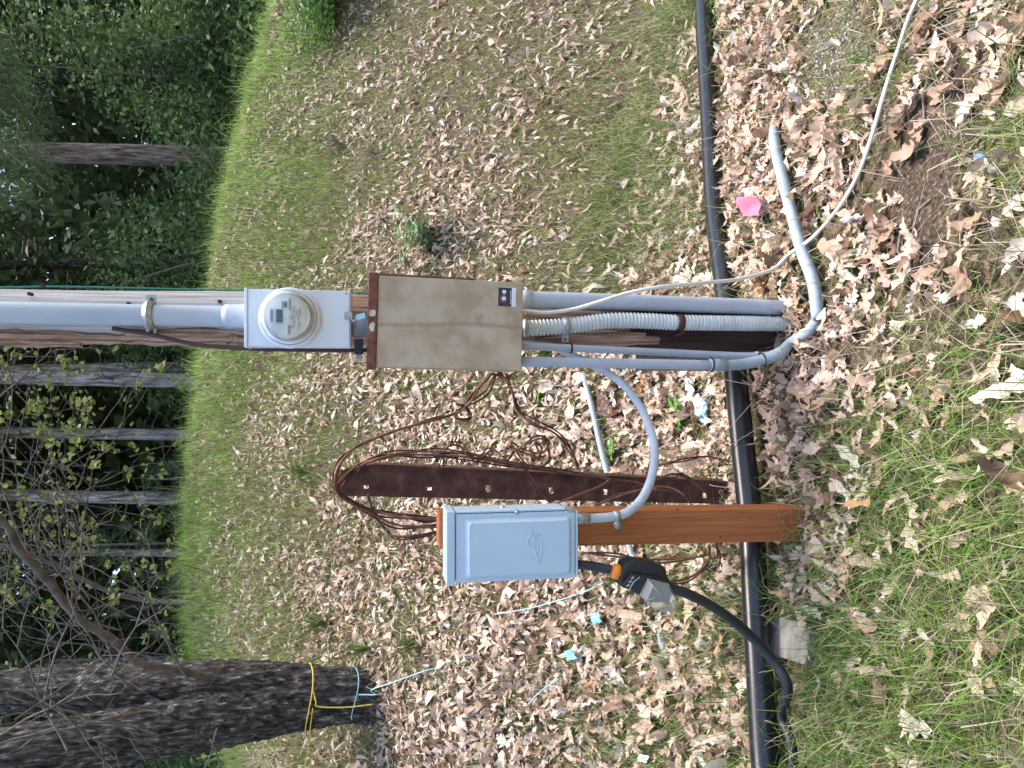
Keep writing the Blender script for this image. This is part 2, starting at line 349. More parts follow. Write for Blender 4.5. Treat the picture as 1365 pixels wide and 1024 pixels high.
# ------------------------------------------------------------------ the setting: ground
xs = np.concatenate([-np.geomspace(160, 5.2, 26), np.arange(-5, 5.001, .05), np.geomspace(5.2, 160, 26)])
ys = np.concatenate([-np.geomspace(60, .5, 14), np.arange(0, 9.0, .05), np.geomspace(9.2, 260, 34)])
GX, GY = np.meshgrid(xs, ys); GZ = ground(GX, GY)
nx, ny = len(xs), len(ys); idx = np.arange(nx * ny).reshape(ny, nx)
GF = np.stack([idx[:-1, :-1], idx[:-1, 1:], idx[1:, 1:], idx[1:, :-1]], -1).reshape(-1, 4)
g = build('ground', np.stack([GX, GY, GZ], -1).reshape(-1, 3), GF, 'ground', None, True, (0, 0, 0)); g['kind'] = 'structure'
g['label'] = 'mossy brown earth bank rising to the forest'

# ------------------------------------------------------------------ utility pole
PX, PY = .197, 2.385
def pole_mesh(z0, z1, r0, r1, nz, seed, seg=28, amp=.004):
    V = []; F = []
    for i in range(nz):
        z = z0 + (z1 - z0) * i / (nz - 1)
        for j in range(seg):
            t = 2 * math.pi * j / seg
            r = r0 + (r1 - r0) * i / (nz - 1) + amp * (2 * float(fbm(np.array(j * .9 + seed), np.array(z * 1.2), seed))) + amp * .5 * math.sin(5 * t + z)
            V.append((PX + r * math.cos(t), PY + r * math.sin(t), z))
    for i in range(nz - 1):
        for j in range(seg):
            k = (j + 1) % seg; F.append((i * seg + j, i * seg + k, (i + 1) * seg + k, (i + 1) * seg + j))
    F.append(tuple(range(seg - 1, -1, -1))); F.append(tuple((nz - 1) * seg + j for j in range(seg)))
    return V, F
pole = thing('utility_pole', 'weathered grey wooden utility pole carrying the electric meter and conduits', 'pole', (PX, PY, -.3))
zsplit = at(840, 440, 2.31).z; zred = at(330, 440, 2.31).z - .1
V, F = pole_mesh(zred, 4.6, .080, .066, 60, 2); build('shaft', V, F, 'pole', pole, True)
V, F = pole_mesh(zsplit, zred, .081, .077, 24, 5); o = build('reddish_shaft', V, F, 'bark_pole', pole, True); o['label'] = 'reddish worn stretch of the pole below the panel'
V, F = pole_mesh(-.3, zsplit, .086, .082, 24, 8); o = build('tarred_base', V, F, 'polebase', pole, True); o['label'] = 'black tarred foot of the pole'
def strip(pts, wid, off, seed, lift=.004):     # a torn strip of outer wood following the pole's surface
    r = random.Random(seed); V = []; F = []; n = len(pts)
    for i, (ang, z) in enumerate(pts):
        wv = wid * (.35 + .65 * math.sin(math.pi * min(1, (i + .35) / n)) ** .5) * r.uniform(.8, 1.15)
        for k, (da, dr) in enumerate(((-.5, 0), (-.2, .002), (.2, .003), (.5, 0))):
            a = ang + da * wv / .07; rr = .0775 + off + dr + r.uniform(0, lift)
            V.append((PX + rr * math.cos(a), PY + rr * math.sin(a), z))
    for i in range(n - 1):
        for k in range(3): F.append((i * 4 + k, i * 4 + k + 1, i * 4 + k + 5, i * 4 + k + 4))
    m = len(V); C = np.array([PX, PY, 0]); V2 = []
    for v in V:
        d = np.array([v[0] - PX, v[1] - PY, 0]); d /= np.linalg.norm(d); V2.append(tuple(np.array(v) - d * .012))
    F2 = [tuple(i + m for i in reversed(f)) for f in F]
    E = []
    for i in range(n - 1):
        E.append((i * 4, (i + 1) * 4, (i + 1) * 4 + m, i * 4 + m)); E.append((i * 4 + 3, i * 4 + 3 + m, (i + 1) * 4 + 3 + m, (i + 1) * 4 + 3))
    E.append((0, m, m + 1, 1)); E.append((1, m + 1, m + 2, 2)); E.append((2, m + 2, m + 3, 3))
    q = (n - 1) * 4
    for k in range(3): E.append((q + k, q + k + 1, q + k + 1 + m, q + k + m))
    return V + V2, F + F2 + E
zt = lambda x: at(x, 435, 2.31).z
for sd_, (x0, x1, a0, a1, wd) in enumerate([(-60, 155, 216, 213, .050), (150, 330, 214, 216, .042), (-40, 100, 205, 199, .03), (165, 330, 232, 230, .03), (235, 330, 200, 206, .028), (300, 326, 222, 222, .03)]):
    pts = [(R(a0 + (a1 - a0) * t + 3 * math.sin(7 * t + sd_)), zt(x0 + (x1 - x0) * t)) for t in np.linspace(0, 1, 12)]
    V, F = strip(pts, wd, .004 + .004 * (sd_ % 3), sd_ + 3, .006)
    build('bark_strip', V, F, 'bark_pole', pole)
for sd_, (x0, x1, a0, a1, wd) in enumerate([(715, 830, 222, 224, .05), (740, 860, 240, 236, .04), (700, 800, 292, 286, .03), (780, 880, 226, 230, .03)]):
    pts = [(R(a0 + (a1 - a0) * t), zt(x0 + (x1 - x0) * t)) for t in np.linspace(0, 1, 8)]
    V, F = strip(pts, wd, .009, sd_ + 31); build('bark_strip', V, F, 'bark_pole', pole)
for (x, y) in [(40, 392), (172, 405), (293, 402), (56, 380)]:
    p = at(x, y, PY - .072); V, F = sweep([p + Vector((0, .012, 0)), p + Vector((0, -.006, 0))], .0055, 10); build('bolt_head', V, F, 'rustdark', pole)

# riser conduit with strap
rz = thing('riser_conduit', 'thick pale grey conduit strapped up the pole above the meter', 'conduit', (PX, 2.28, 1.6))
RC = lambda x: at(x, 417 + 5.5 * x / 330, 2.285)
mzt = at(329, 423, 2.17).z
top = RC(0); low = Vector((RC(329).x, 2.255, mzt - .004))
tube('pipe', [top + (top - RC(200)) * 3.2, top, RC(170), RC(290), low], .0305, 'pvc', rz, 60, 20)
tube('coupling', [RC(303) + Vector((0, -.01, 0)), low], .0345, 'pvc', rz, 6, 22)
sp = RC(200); V, F = sweep([sp + Vector((.036 * math.cos(t), -.036 * math.sin(t), 0)) for t in np.linspace(-.25, math.pi + .25, 18)], .009, 4)
V = np.array(V); V = np.array(sp) + (V - np.array(sp)) * np.array([1, 1, 1.4]); build('strap', V, F, 'galv', rz)
for s_ in (-1, 1):
    f_ = Frame(sp + Vector((s_ * .046, .012, 0)), 0, 0); f_.box('strap_ear', (-.014, .014, -.014, .014, 0, .003), 'galv', rz, .001)
    f_.lathe('screw', [(.006, .003), (.006, .006), (.003, .008)], 'rust', rz, seg=12)

# ------------------------------------------------------------------ meter box
FM, mw, mh = frame_px((329, 461.6), (329, 383.2), (468, 389), (468, 464.5), 2.165)
mb = thing('meter_box', 'pale grey steel meter box with a round glass electric meter', 'meter box', FM.o + FM.c * -.12)
FM.box('case', (-mw, mw, -mh, mh, -.125, -.004), 'meterbox', mb, .004)
FM.box('cover', (-mw + .001, mw - .001, -mh + .004, mh - .003, -.0035, .003), 'meterbox', mb, .0025)
FM.box('top_lip', (-mw - .002, mw + .002, mh - .0025, mh + .006, -.125, .008), 'meterbox', mb, .002)
mc = (FM.o - at(387, 424.5, 2.165)); mcx = -mc.dot(FM.a); mcy = -mc.dot(FM.b)
FM.lathe('seal_ring', [(.0845, .003), (.0845, .014), (.080, .020), (.0745, .020), (.0735, .012)], 'meterbox', mb, (mcx, mcy), cap=False)
mtr = FM.lathe('meter_base', [(.0735, .004), (.073, .026), (.070, .030), (.069, .034), (.064, .036), (.064, .06)], 'white', mb, (mcx, mcy))
FM.lathe('nameplate', [(.0615, .0605), (.0615, .082), (.0600, .0835)], 'white', mtr, (mcx, mcy))
c0 = .0838
def mp(x, y): return (mcx - (y - 422.0) * .00185, mcy - (x - 382.) * .00185)     # offsets on the dial, photo pixels
def mrect(name, x0, x1, y0, y1, mat, c1=.0855, b=0):
    a0, b1 = mp(x0, y1); a1, b0_ = mp(x1, y0); FM.box(name, (a0, a1, b0_, b1, c0 - .002, c1), mat, mtr, b)
mrect('display_bezel', 358.5, 378, 412, 434, 'white', .0848); mrect('display', 367, 377, 413, 432.5, 'lcd', .0856); mrect('label_strip', 359.5, 363.5, 414, 431, 'greyink', .0856)
for i in range(5): mrect('digit', 369.5, 375, 415 + i * 3.4, 417 + i * 3.4, 'ink', .0860)
mrect('blank_flap', 360, 384, 435, 449, 'white', .089, .001)
mrect('dark_port', 385, 388, 397, 414, 'greyink', .0858); mrect('optical_port', 375, 383, 401, 411, 'greyink', .0852); mrect('port_mark', 379, 382, 404, 409, 'ink', .0858)
mrect('side_port', 384.5, 387, 436, 449, 'greyink', .0858)
rr = random.Random(4)
for i, x in enumerate((387.5, 390, 392.5, 395, 398, 400.5)):
    y = 407 + abs(i - 2)
    while y < 440 - abs(i - 2) * 2:
        L = rr.uniform(1.2, 5); 
        if rr.random() < .75: mrect('print_mark', x, x + (.9 if i < 4 else 1.3), y, y + L, 'greyink', .0850)
        y += L + rr.uniform(.7, 2.5)
FM.lathe('glass_cover', [(.0685, .036), (.0668, .06), (.0668, .096), (.0650, .102), (.060, .105), (.0, .1055)], 'glass', mtr, (mcx, mcy), cap=False)
for (a, b) in ((-mw + .012, mh * .35), (mw - .012, mh * .35), (mw - .008, -mh * .9)): FM.lathe('rivet', [(.003, .003), (.003, .005)], 'greyink', mb, (a, b), 8)
FM.box('latch', (.000, .020, -mh - .004, -mh + .018, .0032, .008), 'galv', mb, .0015)
lt = FM.o + FM.b * (-mh) + FM.c * .006
sl = thing('seal_tag', 'pale cyan plastic seal tag hanging below the meter box', 'seal tag', at(480, 423, 2.155))
V, F = sweep(cat_pts([at(467, 424, 2.156), at(471, 428, 2.150), at(474, 427, 2.150), at(474, 423, 2.155)], 14), .003, 8); build('wire_loop', V, F, 'galv', sl, True)
ft = Frame(at(481, 422, 2.15), R(-14)); ft.box('tag', (-.008, .008, -.013, .013, -.002, .002), 'tag', sl, .001)
bk = thing('black_clamp', 'black ribbed plastic clamp between the meter box and the panel', 'clamp', at(478, 464, 2.2))
fk = Frame(at(478, 462, 2.18), 0)
fk.box('body', (-.022, .022, -.0125, .0125, -.03, .0), 'rubber', bk, .002)
for i in range(6): fk.box('rib', (-.021 + i * .0075, -.0175 + i * .0075, -.0123, .0123, -.002, .003), 'rubber', bk, .0005)
fk.box('tab', (-.035, -.022, -.008, .008, -.02, -.008), 'greyink', bk, .001)
tube('connecting_nipple', [at(462, 436, 2.24), at(496, 437, 2.24)], .024, 'pvc', mb, 2, 18)

# ------------------------------------------------------------------ service panel
FP, pw, ph = frame_px((489, 490.3), (491, 362.5), (698.5, 376), (694, 497), 2.095)
pn = thing('electrical_panel', 'tan grey electrical panel box with rusty rim and small warning sticker', 'electrical panel', FP.o + FP.c * -.13)
FP.box('case', (-pw + .004, pw - .004, -ph + .003, ph - .006, -.17, -.012), 'panel', pn, .003)
FP.box('cover', (-pw + .005, pw - .0045, -ph, ph - .026, -.0115, .0), 'panel', pn, .003)
FP.box('rusty_top_lip', (-pw - .002, pw + .002, ph - .0255, ph, -.17, .007), 'rust', pn, .003)
pr_ = random.Random(2)
for (a0_, a1_) in ((-.03, -.004), (.010, .032)):
    FP.poly('paint_remnant', [((a0_ + a1_) / 2 + (a1_ - a0_) * .5 * math.cos(t_) * pr_.uniform(.7, 1.15), ph - .0128 + .0095 * math.sin(t_) * pr_.uniform(.6, 1.1)) for t_ in np.linspace(0, 2 * math.pi, 15)[:-1]], .0065, .0074, 'remnant', pn)
FP.box('rusty_side_edge', (pw - .0042, pw + .0005, -ph * .35, ph - .026, -.06, -.001), 'rust', pn, .001)
FP.box('rusty_bottom_tab', (-pw * .28, -pw * .18, -ph - .004, -ph - .0003, -.03, -.002), 'rust', pn, .001)
def fpx(x, y, fr, Y): p = at(x, y, Y) - fr.o; return p.dot(fr.a), p.dot(fr.b)
def prect(name, x0, x1, y0, y1, mat, c1, fr=FP, Y=2.095, par=pn, cc=-.001):
    a0, b1 = fpx(x0, y1, fr, Y); a1, b0_ = fpx(x1, y0, fr, Y); return fr.box(name, (min(a0, a1), max(a0, a1), min(b0_, b1), max(b0_, b1), cc, c1), mat, par, 0)
stk = prect('sticker', 664, 688, 384, 408, 'white', .0006); stk['label'] = 'small navy and white warning sticker with red ring'
prect('navy_field', 664, 682.3, 384, 408, 'navy', .0009, par=stk)
ca, cb = fpx(671.5, 398.5, FP, 2.095); FP.lathe('red_ring', [(.0105, .0009), (.0105, .0012), (.0078, .0012), (.0078, .0009)], 'redink', stk, (ca, cb), 28, cap=False)
prect('white_square', 669.5, 674.5, 387, 391, 'white', .0012, par=stk); prect('white_square', 669, 674, 396, 400.3, 'white', .0014, par=stk); prect('link_line', 671.4, 672.2, 391, 396, 'white', .0012, par=stk)
for i in range(6): prect('print_mark', 680, 681, 388 + i * 3, 389.8 + i * 3, 'white', .0012, par=stk)
for i in range(2): prect('print_line', 684.3 + i * 1.6, 685 + i * 1.6, 387, 406, 'greyink', .0009, par=stk)

# ------------------------------------------------------------------ conduits below the panel
pzb = at(697, 430, 2.2).z + .012
def onp(x, y, r, extra=0.):                    # a point lying against the pole's front surface
    X = at(x, y, 2.28).x; dx = min(abs(X - PX), .078); Y = PY - math.sqrt(.084 ** 2 - dx * dx) - r - extra
    return at(x, y, Y)
tc_ = thing('straight_conduit', 'thick straight grey conduit from the panel into the ground', 'conduit', gp(1050, 411))
pA = [onp(692, 399, .027), onp(800, 402, .027), onp(900, 405.5, .027), onp(1000, 409, .027)]
e = gp(1050, 411); pA += [onp(1030, 410.5, .026), Vector((e.x, e.y + .03, e.z - .12))]
tube('pipe', pA, .0262, 'pvc', tc_, 40, 20)
tube('collar', [onp(692, 399, .027), onp(708, 399.3, .027)], .0295, 'pvc', tc_, 2, 20)
cz = thing('corrugated_conduit', 'pale ribbed flexible conduit strapped to the pole foot', 'conduit', gp(1052, 432))
pB = cat_pts([onp(698, 437.5, .026), onp(715, 437.3, .026), onp(760, 434, .026), onp(812, 427.8, .026), onp(860, 428, .026), onp(904, 430, .026), onp(980, 431, .026), gp(1056, 432, -.05)], 420)
s = np.concatenate([[0], np.cumsum(np.linalg.norm(np.diff(pB, axis=0), axis=1))])
V, F = sweep(pB, .0232 + .0030 * np.sin(2 * np.pi * s / .0122), 18); build('ribbed_tube', V, F, 'corr', cz, True)
tube('clamp', [pB[0], pB[14]], .0285, 'galv', cz, 2, 18); Frame(Vector(pB[9]) + Vector((.004, -.029, 0))).box('clamp_screw', (-.006, .006, -.006, .006, 0, .008), 'galv', cz, .001)
i1 = int(np.argmin(np.abs(pB[:, 2] - at(755, 434, 2.27).z)))
tube('strap', [pB[i1 - 5], pB[i1 + 5]], .0275, 'galv', cz, 2, 18); Frame(Vector(pB[i1]) + Vector((-.036, .012, 0))).box('strap_ear', (-.014, .01, -.011, .011, 0, .003), 'galv', cz, .001)
Frame(Vector(pB[i1]) + Vector((-.042, .012, 0))).lathe('screw', [(.0035, .003), (.0035, .006)], 'rustdark', cz, seg=10)
i2 = int(np.argmin(np.abs(pB[:, 2] - at(907, 434, 2.27).z)))
tube('rusty_band', [pB[i2 - 4], pB[i2 + 4]], .0272, 'rustdark', cz, 2, 18)
V, F = sweep(cat_pts([pB[i2] + np.array([-.02, -.014, 0]), pB[i2] + np.array([-.034, .004, -.012]), pB[i2] + np.array([-.042, .012, .012])], 8), .004, 6); build('band_tail', V, F, 'rustdark', cz, True)
# small conduits
c1 = thing('thin_conduit', 'thin grey conduit nearest the pole foot with black ties', 'conduit', gp(1040, 478))
pC = [at(694, 461, 2.25), at(800, 466, 2.25), at(900, 470.5, 2.25), at(985, 474.5, 2.24), at(1030, 474, 2.22)]
tube('pipe', pC, .0118, 'pvc', c1, 30, 14)
def ring(name, p, r, mat, par, t=.0022, ax=Vector((0, 0, 1))):
    a = ax.normalized().orthogonal().normalized(); b = ax.normalized().cross(a)
    V, F = sweep([p + a * r * math.cos(t_) + b * r * math.sin(t_) for t_ in np.linspace(0, 2 * math.pi * .985, 20)], t, 6); build(name, V, F, mat, par, True)
ring('cable_tie', Vector(pC[0]).lerp(pC[1], .63), .0135, 'rubber', c1, .003)
c2 = thing('conduit_with_elbow', 'grey conduit ending in a swept pale elbow that dives into leaves', 'conduit', gp(1085, 450))
YD = 2.19
pD = [at(694, 482, YD), at(820, 484.5, YD), at(952, 487, YD)]
tube('pipe', pD, .0155, 'pvc', c2, 12, 16)
tube('coupling', [at(946, 486.8, YD), at(968, 487, YD)], .0195, 'pvc_dirty', c2, 2, 18)
e0 = gp(1101, 424, .02)
eD = [at(955, 487, YD), at(985, 486, YD), at(1015, 480, YD - .005), at(1040, 470.5, min(YD - .015, gp(1040, 470.5).y - .02)), gp(1068, 457, .035), gp(1088, 444, .03), gp(1100, 428, .028)]
tube('elbow', eD, .0172, 'pvc_dirty', c2, 44, 18)
tube('elbow_socket', [cat_pts(eD, 100)[i] for i in (34, 38, 42, 46, 50)], .0190, 'pvc_dirty', c2, 14, 18)
ring('black_tie', at(948, 486.5, YD), .0205, 'rubber', c2, .003)
ring('black_tie', at(1016, 479, YD - .003), .0205, 'rubber', c2, .003, Vector((.3, 0, -1)))
gpts = [(1101, 426), (1097, 375), (1085, 335), (1072, 290), (1058, 240), (1042, 185), (1028, 140), (1018, 105), (1010, 70)]
lift = [.026, .034, .042, .042, .042, .030, -.03, -.012, -.05]
o = tube('buried_conduit', [gp(x, y, l_) for (x, y), l_ in zip(gpts, lift)], .0195, 'pvc_dirty', None, 60, 16)
tag(o, 'pale plastic conduit half buried in leaves beside the pink flag', 'conduit')
# looped flexible conduit from panel to disconnect
lo = thing('looped_conduit', 'grey flexible conduit looping from the panel to the disconnect switch', 'conduit', at(873, 600, 2.15))
YF = 1.955
pL = [at(690, 456, 2.33), at(735, 462, 2.33), at(770, 477, 2.32), at(795, 489, 2.30), at(828, 510, 2.26), at(855, 545, 2.2), at(871, 588, 2.12), at(871, 625, 2.06), at(860, 658, 2.01), at(842, 679, 1.99), at(822, 688, 1.985), at(790, 691, 1.98), at(764, 691.5, 1.98)]
LP = cat_pts(pL, 300); s = np.concatenate([[0], np.cumsum(np.linalg.norm(np.diff(LP, axis=0), axis=1))])
V, F = sweep(LP, .0125 + .0005 * np.sin(2 * np.pi * s / .009), 14); build('flexible_tube', V, F, 'flex', lo, True)
tube('gland', [LP[-22], LP[-1]], .0150, 'galv', lo, 2, 14)
i3 = int(np.argmin(np.linalg.norm(LP - np.array(at(822, 688, 1.985)), axis=1)))
tube('clip', [LP[i3 - 3], LP[i3 + 3]], .0145, 'galv', lo, 2, 14)
fw_ = Frame(at(824, 700, 2.012)); fw_.lathe('washer', [(.0125, -.006), (.0125, .001), (.006, .0015), (.006, .004), (.002, .005)], 'galv', lo, seg=20)

# white cable
cw = [at(696, 414, 2.23), at(730, 416.5, 2.2), at(765, 412, 2.17), at(800, 402, 2.14), at(840, 390, 2.12), at(885, 382, 2.11), at(940, 377, 2.13), at(985, 372, 2.17), at(1030, 359, 2.23), gp(1070, 340, .05), gp(1095, 322, .045), gp(1120, 300, .05), gp(1145, 265, .045), gp(1165, 228, .045), gp(1182, 180, .045), gp(1195, 135, .045), gp(1202, 98, .035), gp(1212, 62, .03), gp(1226, 30, .038), gp(1240, 0, .04), gp(1255, -45, .03), gp(1270, -90, -.02)]
P = cat_pts(cw, 170); V, F = sweep(P, .0072, 10, flat=.8); o = build('white_cable', V, F, 'whitecable', None, True)
tag(o, 'dirty white cable hanging from the panel and running off over the leaves', 'cable')
o = tube('green_wire', [at(-120, 380, 2.36), at(0, 383, 2.36), at(60, 382, 2.365), at(130, 383, 2.36), at(220, 385, 2.365), at(330, 387.5, 2.36), at(480, 391, 2.36), at(560, 394, 2.36)], .0026, 'greenwire', None, 50, 8)
tag(o, 'thin green earth wire running down the edge of the pole', 'wire')
o = tube('brown_cable', [at(150, 438, 2.30), at(200, 446, 2.29), at(260, 459, 2.275), at(300, 463, 2.265), at(345, 465.5, 2.245), at(400, 466.5, 2.235), at(468, 467.5, 2.235), at(500, 466, 2.24)], .006, 'browncable', None, 50, 8)
tag(o, 'dark brown cable sagging off the pole beside the meter box', 'cable')

# weathered board behind the pole
fb = Frame(at(905, 478, 2.50), R(.5)); 
o = fb.box('leaning_board', (-.043, .045, -.25, .16, -.03, 0), 'board', None, .003); tag(o, 'weathered board standing behind the pole foot and thin conduits', 'board')

# ------------------------------------------------------------------ wooden post and disconnect switch
PF = 2.02
a = at(585, 708.5, PF); bP = at(1078, 701.5, PF)
post = thing('wooden_post', 'orange brown treated wooden post carrying the disconnect switch', 'post', (bP.x, PF + .05, bP.z))
hw = .048
V = []
for (p, z) in ((Vector((bP.x, 0, 0)), bP.z - .25), (Vector((a.x, 0, 0)), a.z)):
    for dx, dy in ((-hw, PF), (hw, PF), (hw, PF + .095), (-hw, PF + .095)): V.append((p.x + dx, dy, z))
V, F = bev(V, [(3, 2, 1, 0), (4, 5, 6, 7), (0, 1, 5, 4), (1, 2, 6, 5), (2, 3, 7, 6), (3, 0, 4, 7)], .004, 2)
build('timber', V, F, 'post', post)
for (x, y) in ((903, 679), (830, 727), (1000, 690), (960, 716)):
    Frame(at(x, y, PF - .0006)).lathe('nail_hole', [(.0025, -.002), (.0025, .0004)], 'rustdark', post, seg=8)
FD, dw, dh = frame_px((597, 774.5), (597, 681), (769, 682), (769, 775.5), 1.915)
ds = thing('disconnect_switch', 'pale blue grey disconnect switch box with raised door on the post', 'switch box', FD.o + FD.c * -.1)
FD.box('case', (-dw + .004, dw - .003, -dh + .006, dh - .006, -.102, -.012), 'discbox', ds, .003)
FD.box('hood', (-dw - .004, dw + .004, dh - .018, dh + .004, -.104, .004), 'discbox', ds, .003)
FD.box('hinge_rail', (dw - .002, dw + .0025, -dh + .03, dh - .02, -.09, -.001), 'discbox', ds, .001)
FD.box('bottom_lip', (-dw + .006, dw - .004, -dh - .002, -dh + .004, -.04, .003), 'discbox', ds, .0015)
def door():
    x0, x1, y0, y1 = -dw + .002, dw - .004, -dh + .006, dh - .0215
    rings = [((x0, x1, y0, y1), -.011), ((x0, x1, y0, y1), .0), ((x0 + .010, x1 - .013, y0 + .010, y1 - .022), .0005), ((x0 + .019, x1 - .022, y0 + .019, y1 - .032), .014)]
    V = []; F = []; per = []
    for (q, c), rad in zip(rings, (.003, .003, .008, .009)):
        L = []
        for cx, cy, s0 in ((q[1] - rad, q[3] - rad, 0), (q[0] + rad, q[3] - rad, 1), (q[0] + rad, q[2] + rad, 2), (q[1] - rad, q[2] + rad, 3)):
            for k in range(5): t = math.pi / 2 * (s0 + k / 4); L.append((cx + rad * math.cos(t), cy + rad * math.sin(t), c))
        per.append(len(L)); V += L
    n = per[0]
    for i in range(3):
        for j in range(n): F.append((i * n + j, i * n + (j + 1) % n, (i + 1) * n + (j + 1) % n, (i + 1) * n + j))
    F.append(tuple(3 * n + j for j in range(n)))
    return V, F
V, F = door(); dr = build('door', FD.w(V), F, 'discbox', ds)
def demb(pts, r=.0011):
    L = [Vector(FD.w([(*fpx(x, y, FD, 1.902), .0146)])[0]) for x, y in pts]
    return sweep(cat_pts(L, 4 * len(L)), r * 1.35, 6)
emb = [demb([(720.5, 714), (713, 714), (711.5, 724), (712.5, 731), (715, 741), (718, 751), (719.5, 746), (721.5, 738), (722, 725), (722, 714)]),
       demb([(708, 704), (708, 712), (703.5, 718), (704.5, 725), (709.5, 726.5), (712.5, 721), (710.5, 714), (708.4, 708)]),
       demb([(712.5, 718), (717, 713)])]
emb += [demb([(716 + d_, y_), (718.5 + d_, y_ + 1.2)], .0007) for d_, y_ in ((0, 722), (.5, 726), (0, 730), (.3, 734), (-.5, 738))]
V, F = join(emb); o = build('raised_emblem', V, F, 'discbox', dr, True); o['label'] = 'embossed pennant and drop emblem on the switch door'
FD.box('door_latch', (dw - .008, dw + .002, -dh + .006, -dh + .026, -.03, .0015), 'galv', ds, .001)
for (a_, b_) in ((dw - .003, 0), ): FD.lathe('latch_rivet', [(.006, -.02), (.006, .001), (.003, .003)], 'galv', ds, (a_, b_ - .01), 12)
tube('side_knob', [FD.o + FD.a * dw + FD.b * .02 + FD.c * -.05, FD.o + FD.a * (dw + .006) + FD.b * .02 + FD.c * -.05], .006, 'galv', ds, 2, 10)

# ------------------------------------------------------------------ power cord with plug
YC_ = 1.90
cord = thing('power_cord', 'thick black power cord hanging from the switch box across the pipe', 'power cord', gp(1075, 1000))
tube('upper_cable', [at(764, 752, 1.96), at(790, 755, 1.94), at(822, 761.5, 1.90)], .0125, 'rubber', cord, 14, 14)
cp = [at(888, 783, 1.885), at(915, 791, 1.88), at(945, 806, 1.88), at(975, 826, 1.88), at(1005, 852, 1.88), at(1030, 880, 1.87), at(1050, 915, 1.84), gp(1064, 952, .05), gp(1072, 985, .04), gp(1073, 1024, .035), gp(1066, 1070, .03), gp(1050, 1120, .013)]
tube('lower_cable', cp, .0135, 'rubber', cord, 90, 14)
sg = thing('surge_protector', 'black inline surge protector with orange collar and clear flap', 'surge protector', at(860, 780, 1.9))
FS = Frame(at(855, 776, 1.90), R(22))          # local b axis runs up the cord
def fs(x, y): return fpx(x, y, FS, 1.90)
def spoly(name, pts, c0, c1, mat, par, bv=.004): return FS.poly(name, [fs(x, y) for x, y in pts][::1], c0, c1, mat, par, bv)
hs = spoly('housing', [(821, 768), (828, 750), (840, 743.5), (868, 747), (883, 754), (885, 766), (892, 778), (888, 800), (862, 800), (840, 786), (822, 778)], -.03, .028, 'rubber', sg, .007)
spoly('housing_front', [(824, 774), (836, 760), (868, 764), (884, 770), (886, 796), (862, 798), (842, 786)], .0285, .040, 'rubber', sg, .004)
V, F = sweep([at(816, 760.5, 1.895), at(818, 761.2, 1.895), at(824, 762.8, 1.893), at(826, 763.4, 1.893)], [.0165, .0205, .0205, .016], 16); build('orange_collar', V, F, 'orange', sg, True)
ind = [spoly('indicator_light', [(x, y), (x + 3, y - 3), (x + 5, y - 2), (x + 2, y + 1.2)], .040, .0415, 'greyink', sg, 0) for x, y in ((828, 776), (831, 771), (834, 766))]
V, F = demb([(0, 0), (1, 1)]) if False else sweep([FS.w([(*fs(x, y), .0415)])[0] for x, y in ((831, 782), (838, 770), (846, 764))], .0016, 6); build('seam_trim', V, F, 'greyink', sg, True)
def flap():
    base = [(846, 787), (856, 766), (866, 783), (886, 774), (893, 787), (889, 803), (876, 810), (858, 803)]
    lo_ = [(*fs(x, y), .036) for x, y in [(845, 787), (856, 765), (884, 772), (893, 788), (888, 803), (875, 809), (858, 802)]]
    hi_ = [(*fs(x, y), .072) for x, y in [(850, 789), (858, 772), (880, 778), (888, 790), (884, 802), (873, 806), (860, 801)]]
    n = 7; V = lo_ + hi_; F = [tuple(range(n, 2 * n))] + [(i, (i + 1) % n, n + (i + 1) % n, n + i) for i in range(n)]
    return V, F
V, F = flap(); build('clear_flap', FS.w(V), F, 'cloudy', sg)
V, F = sweep([FS.w([(*fs(x, y), c)])[0] for x, y, c in ((846, 787, .037), (851, 789, .073), (868, 784.5, .0735), (858, 772, .0735), (856, 766, .037))], .0014, 6); build('flap_rim', V, F, 'cloudy', sg, True)

# ------------------------------------------------------------------ big black pipe on the ground
bp_ = [(953, -160), (954, -60), (955, 0), (957, 80), (962, 170), (967, 280), (971, 370), (979, 470), (986, 590), (995, 700), (1002, 790), (1012, 890), (1022, 1000), (1030, 1080), (1040, 1180)]
BW = np.interp([p[1] for p in bp_], [-160, 0, 280, 480, 700, 1000, 1180], [19, 21, 25, 29, 33, 37, 40])
PR = .039
pts = []
for (x, y), wpx in zip(bp_, BW):
    Z = 2 * PR * FPX / wpx; r = ray(x, y); pts.append(Vector((0, 0, CH)) + r * Z)
PIPE = cat_pts(pts, 120)
PIPE = np.array([[p[0], p[1], .75 * float(ground(p[0], p[1], False)) + .25 * (p[2] - PR) + PR * 1.5] for p in PIPE]) if True else PIPE
for k in range(4): PIPE[1:-1, 2] = (PIPE[:-2, 2] + PIPE[1:-1, 2] * 2 + PIPE[2:, 2]) / 4
V, F = sweep(PIPE, PR, 24); o = build('black_pipe', V, F, 'blackpipe', None, True); tag(o, 'thick black plastic water pipe lying across the foot of the bank', 'pipe')

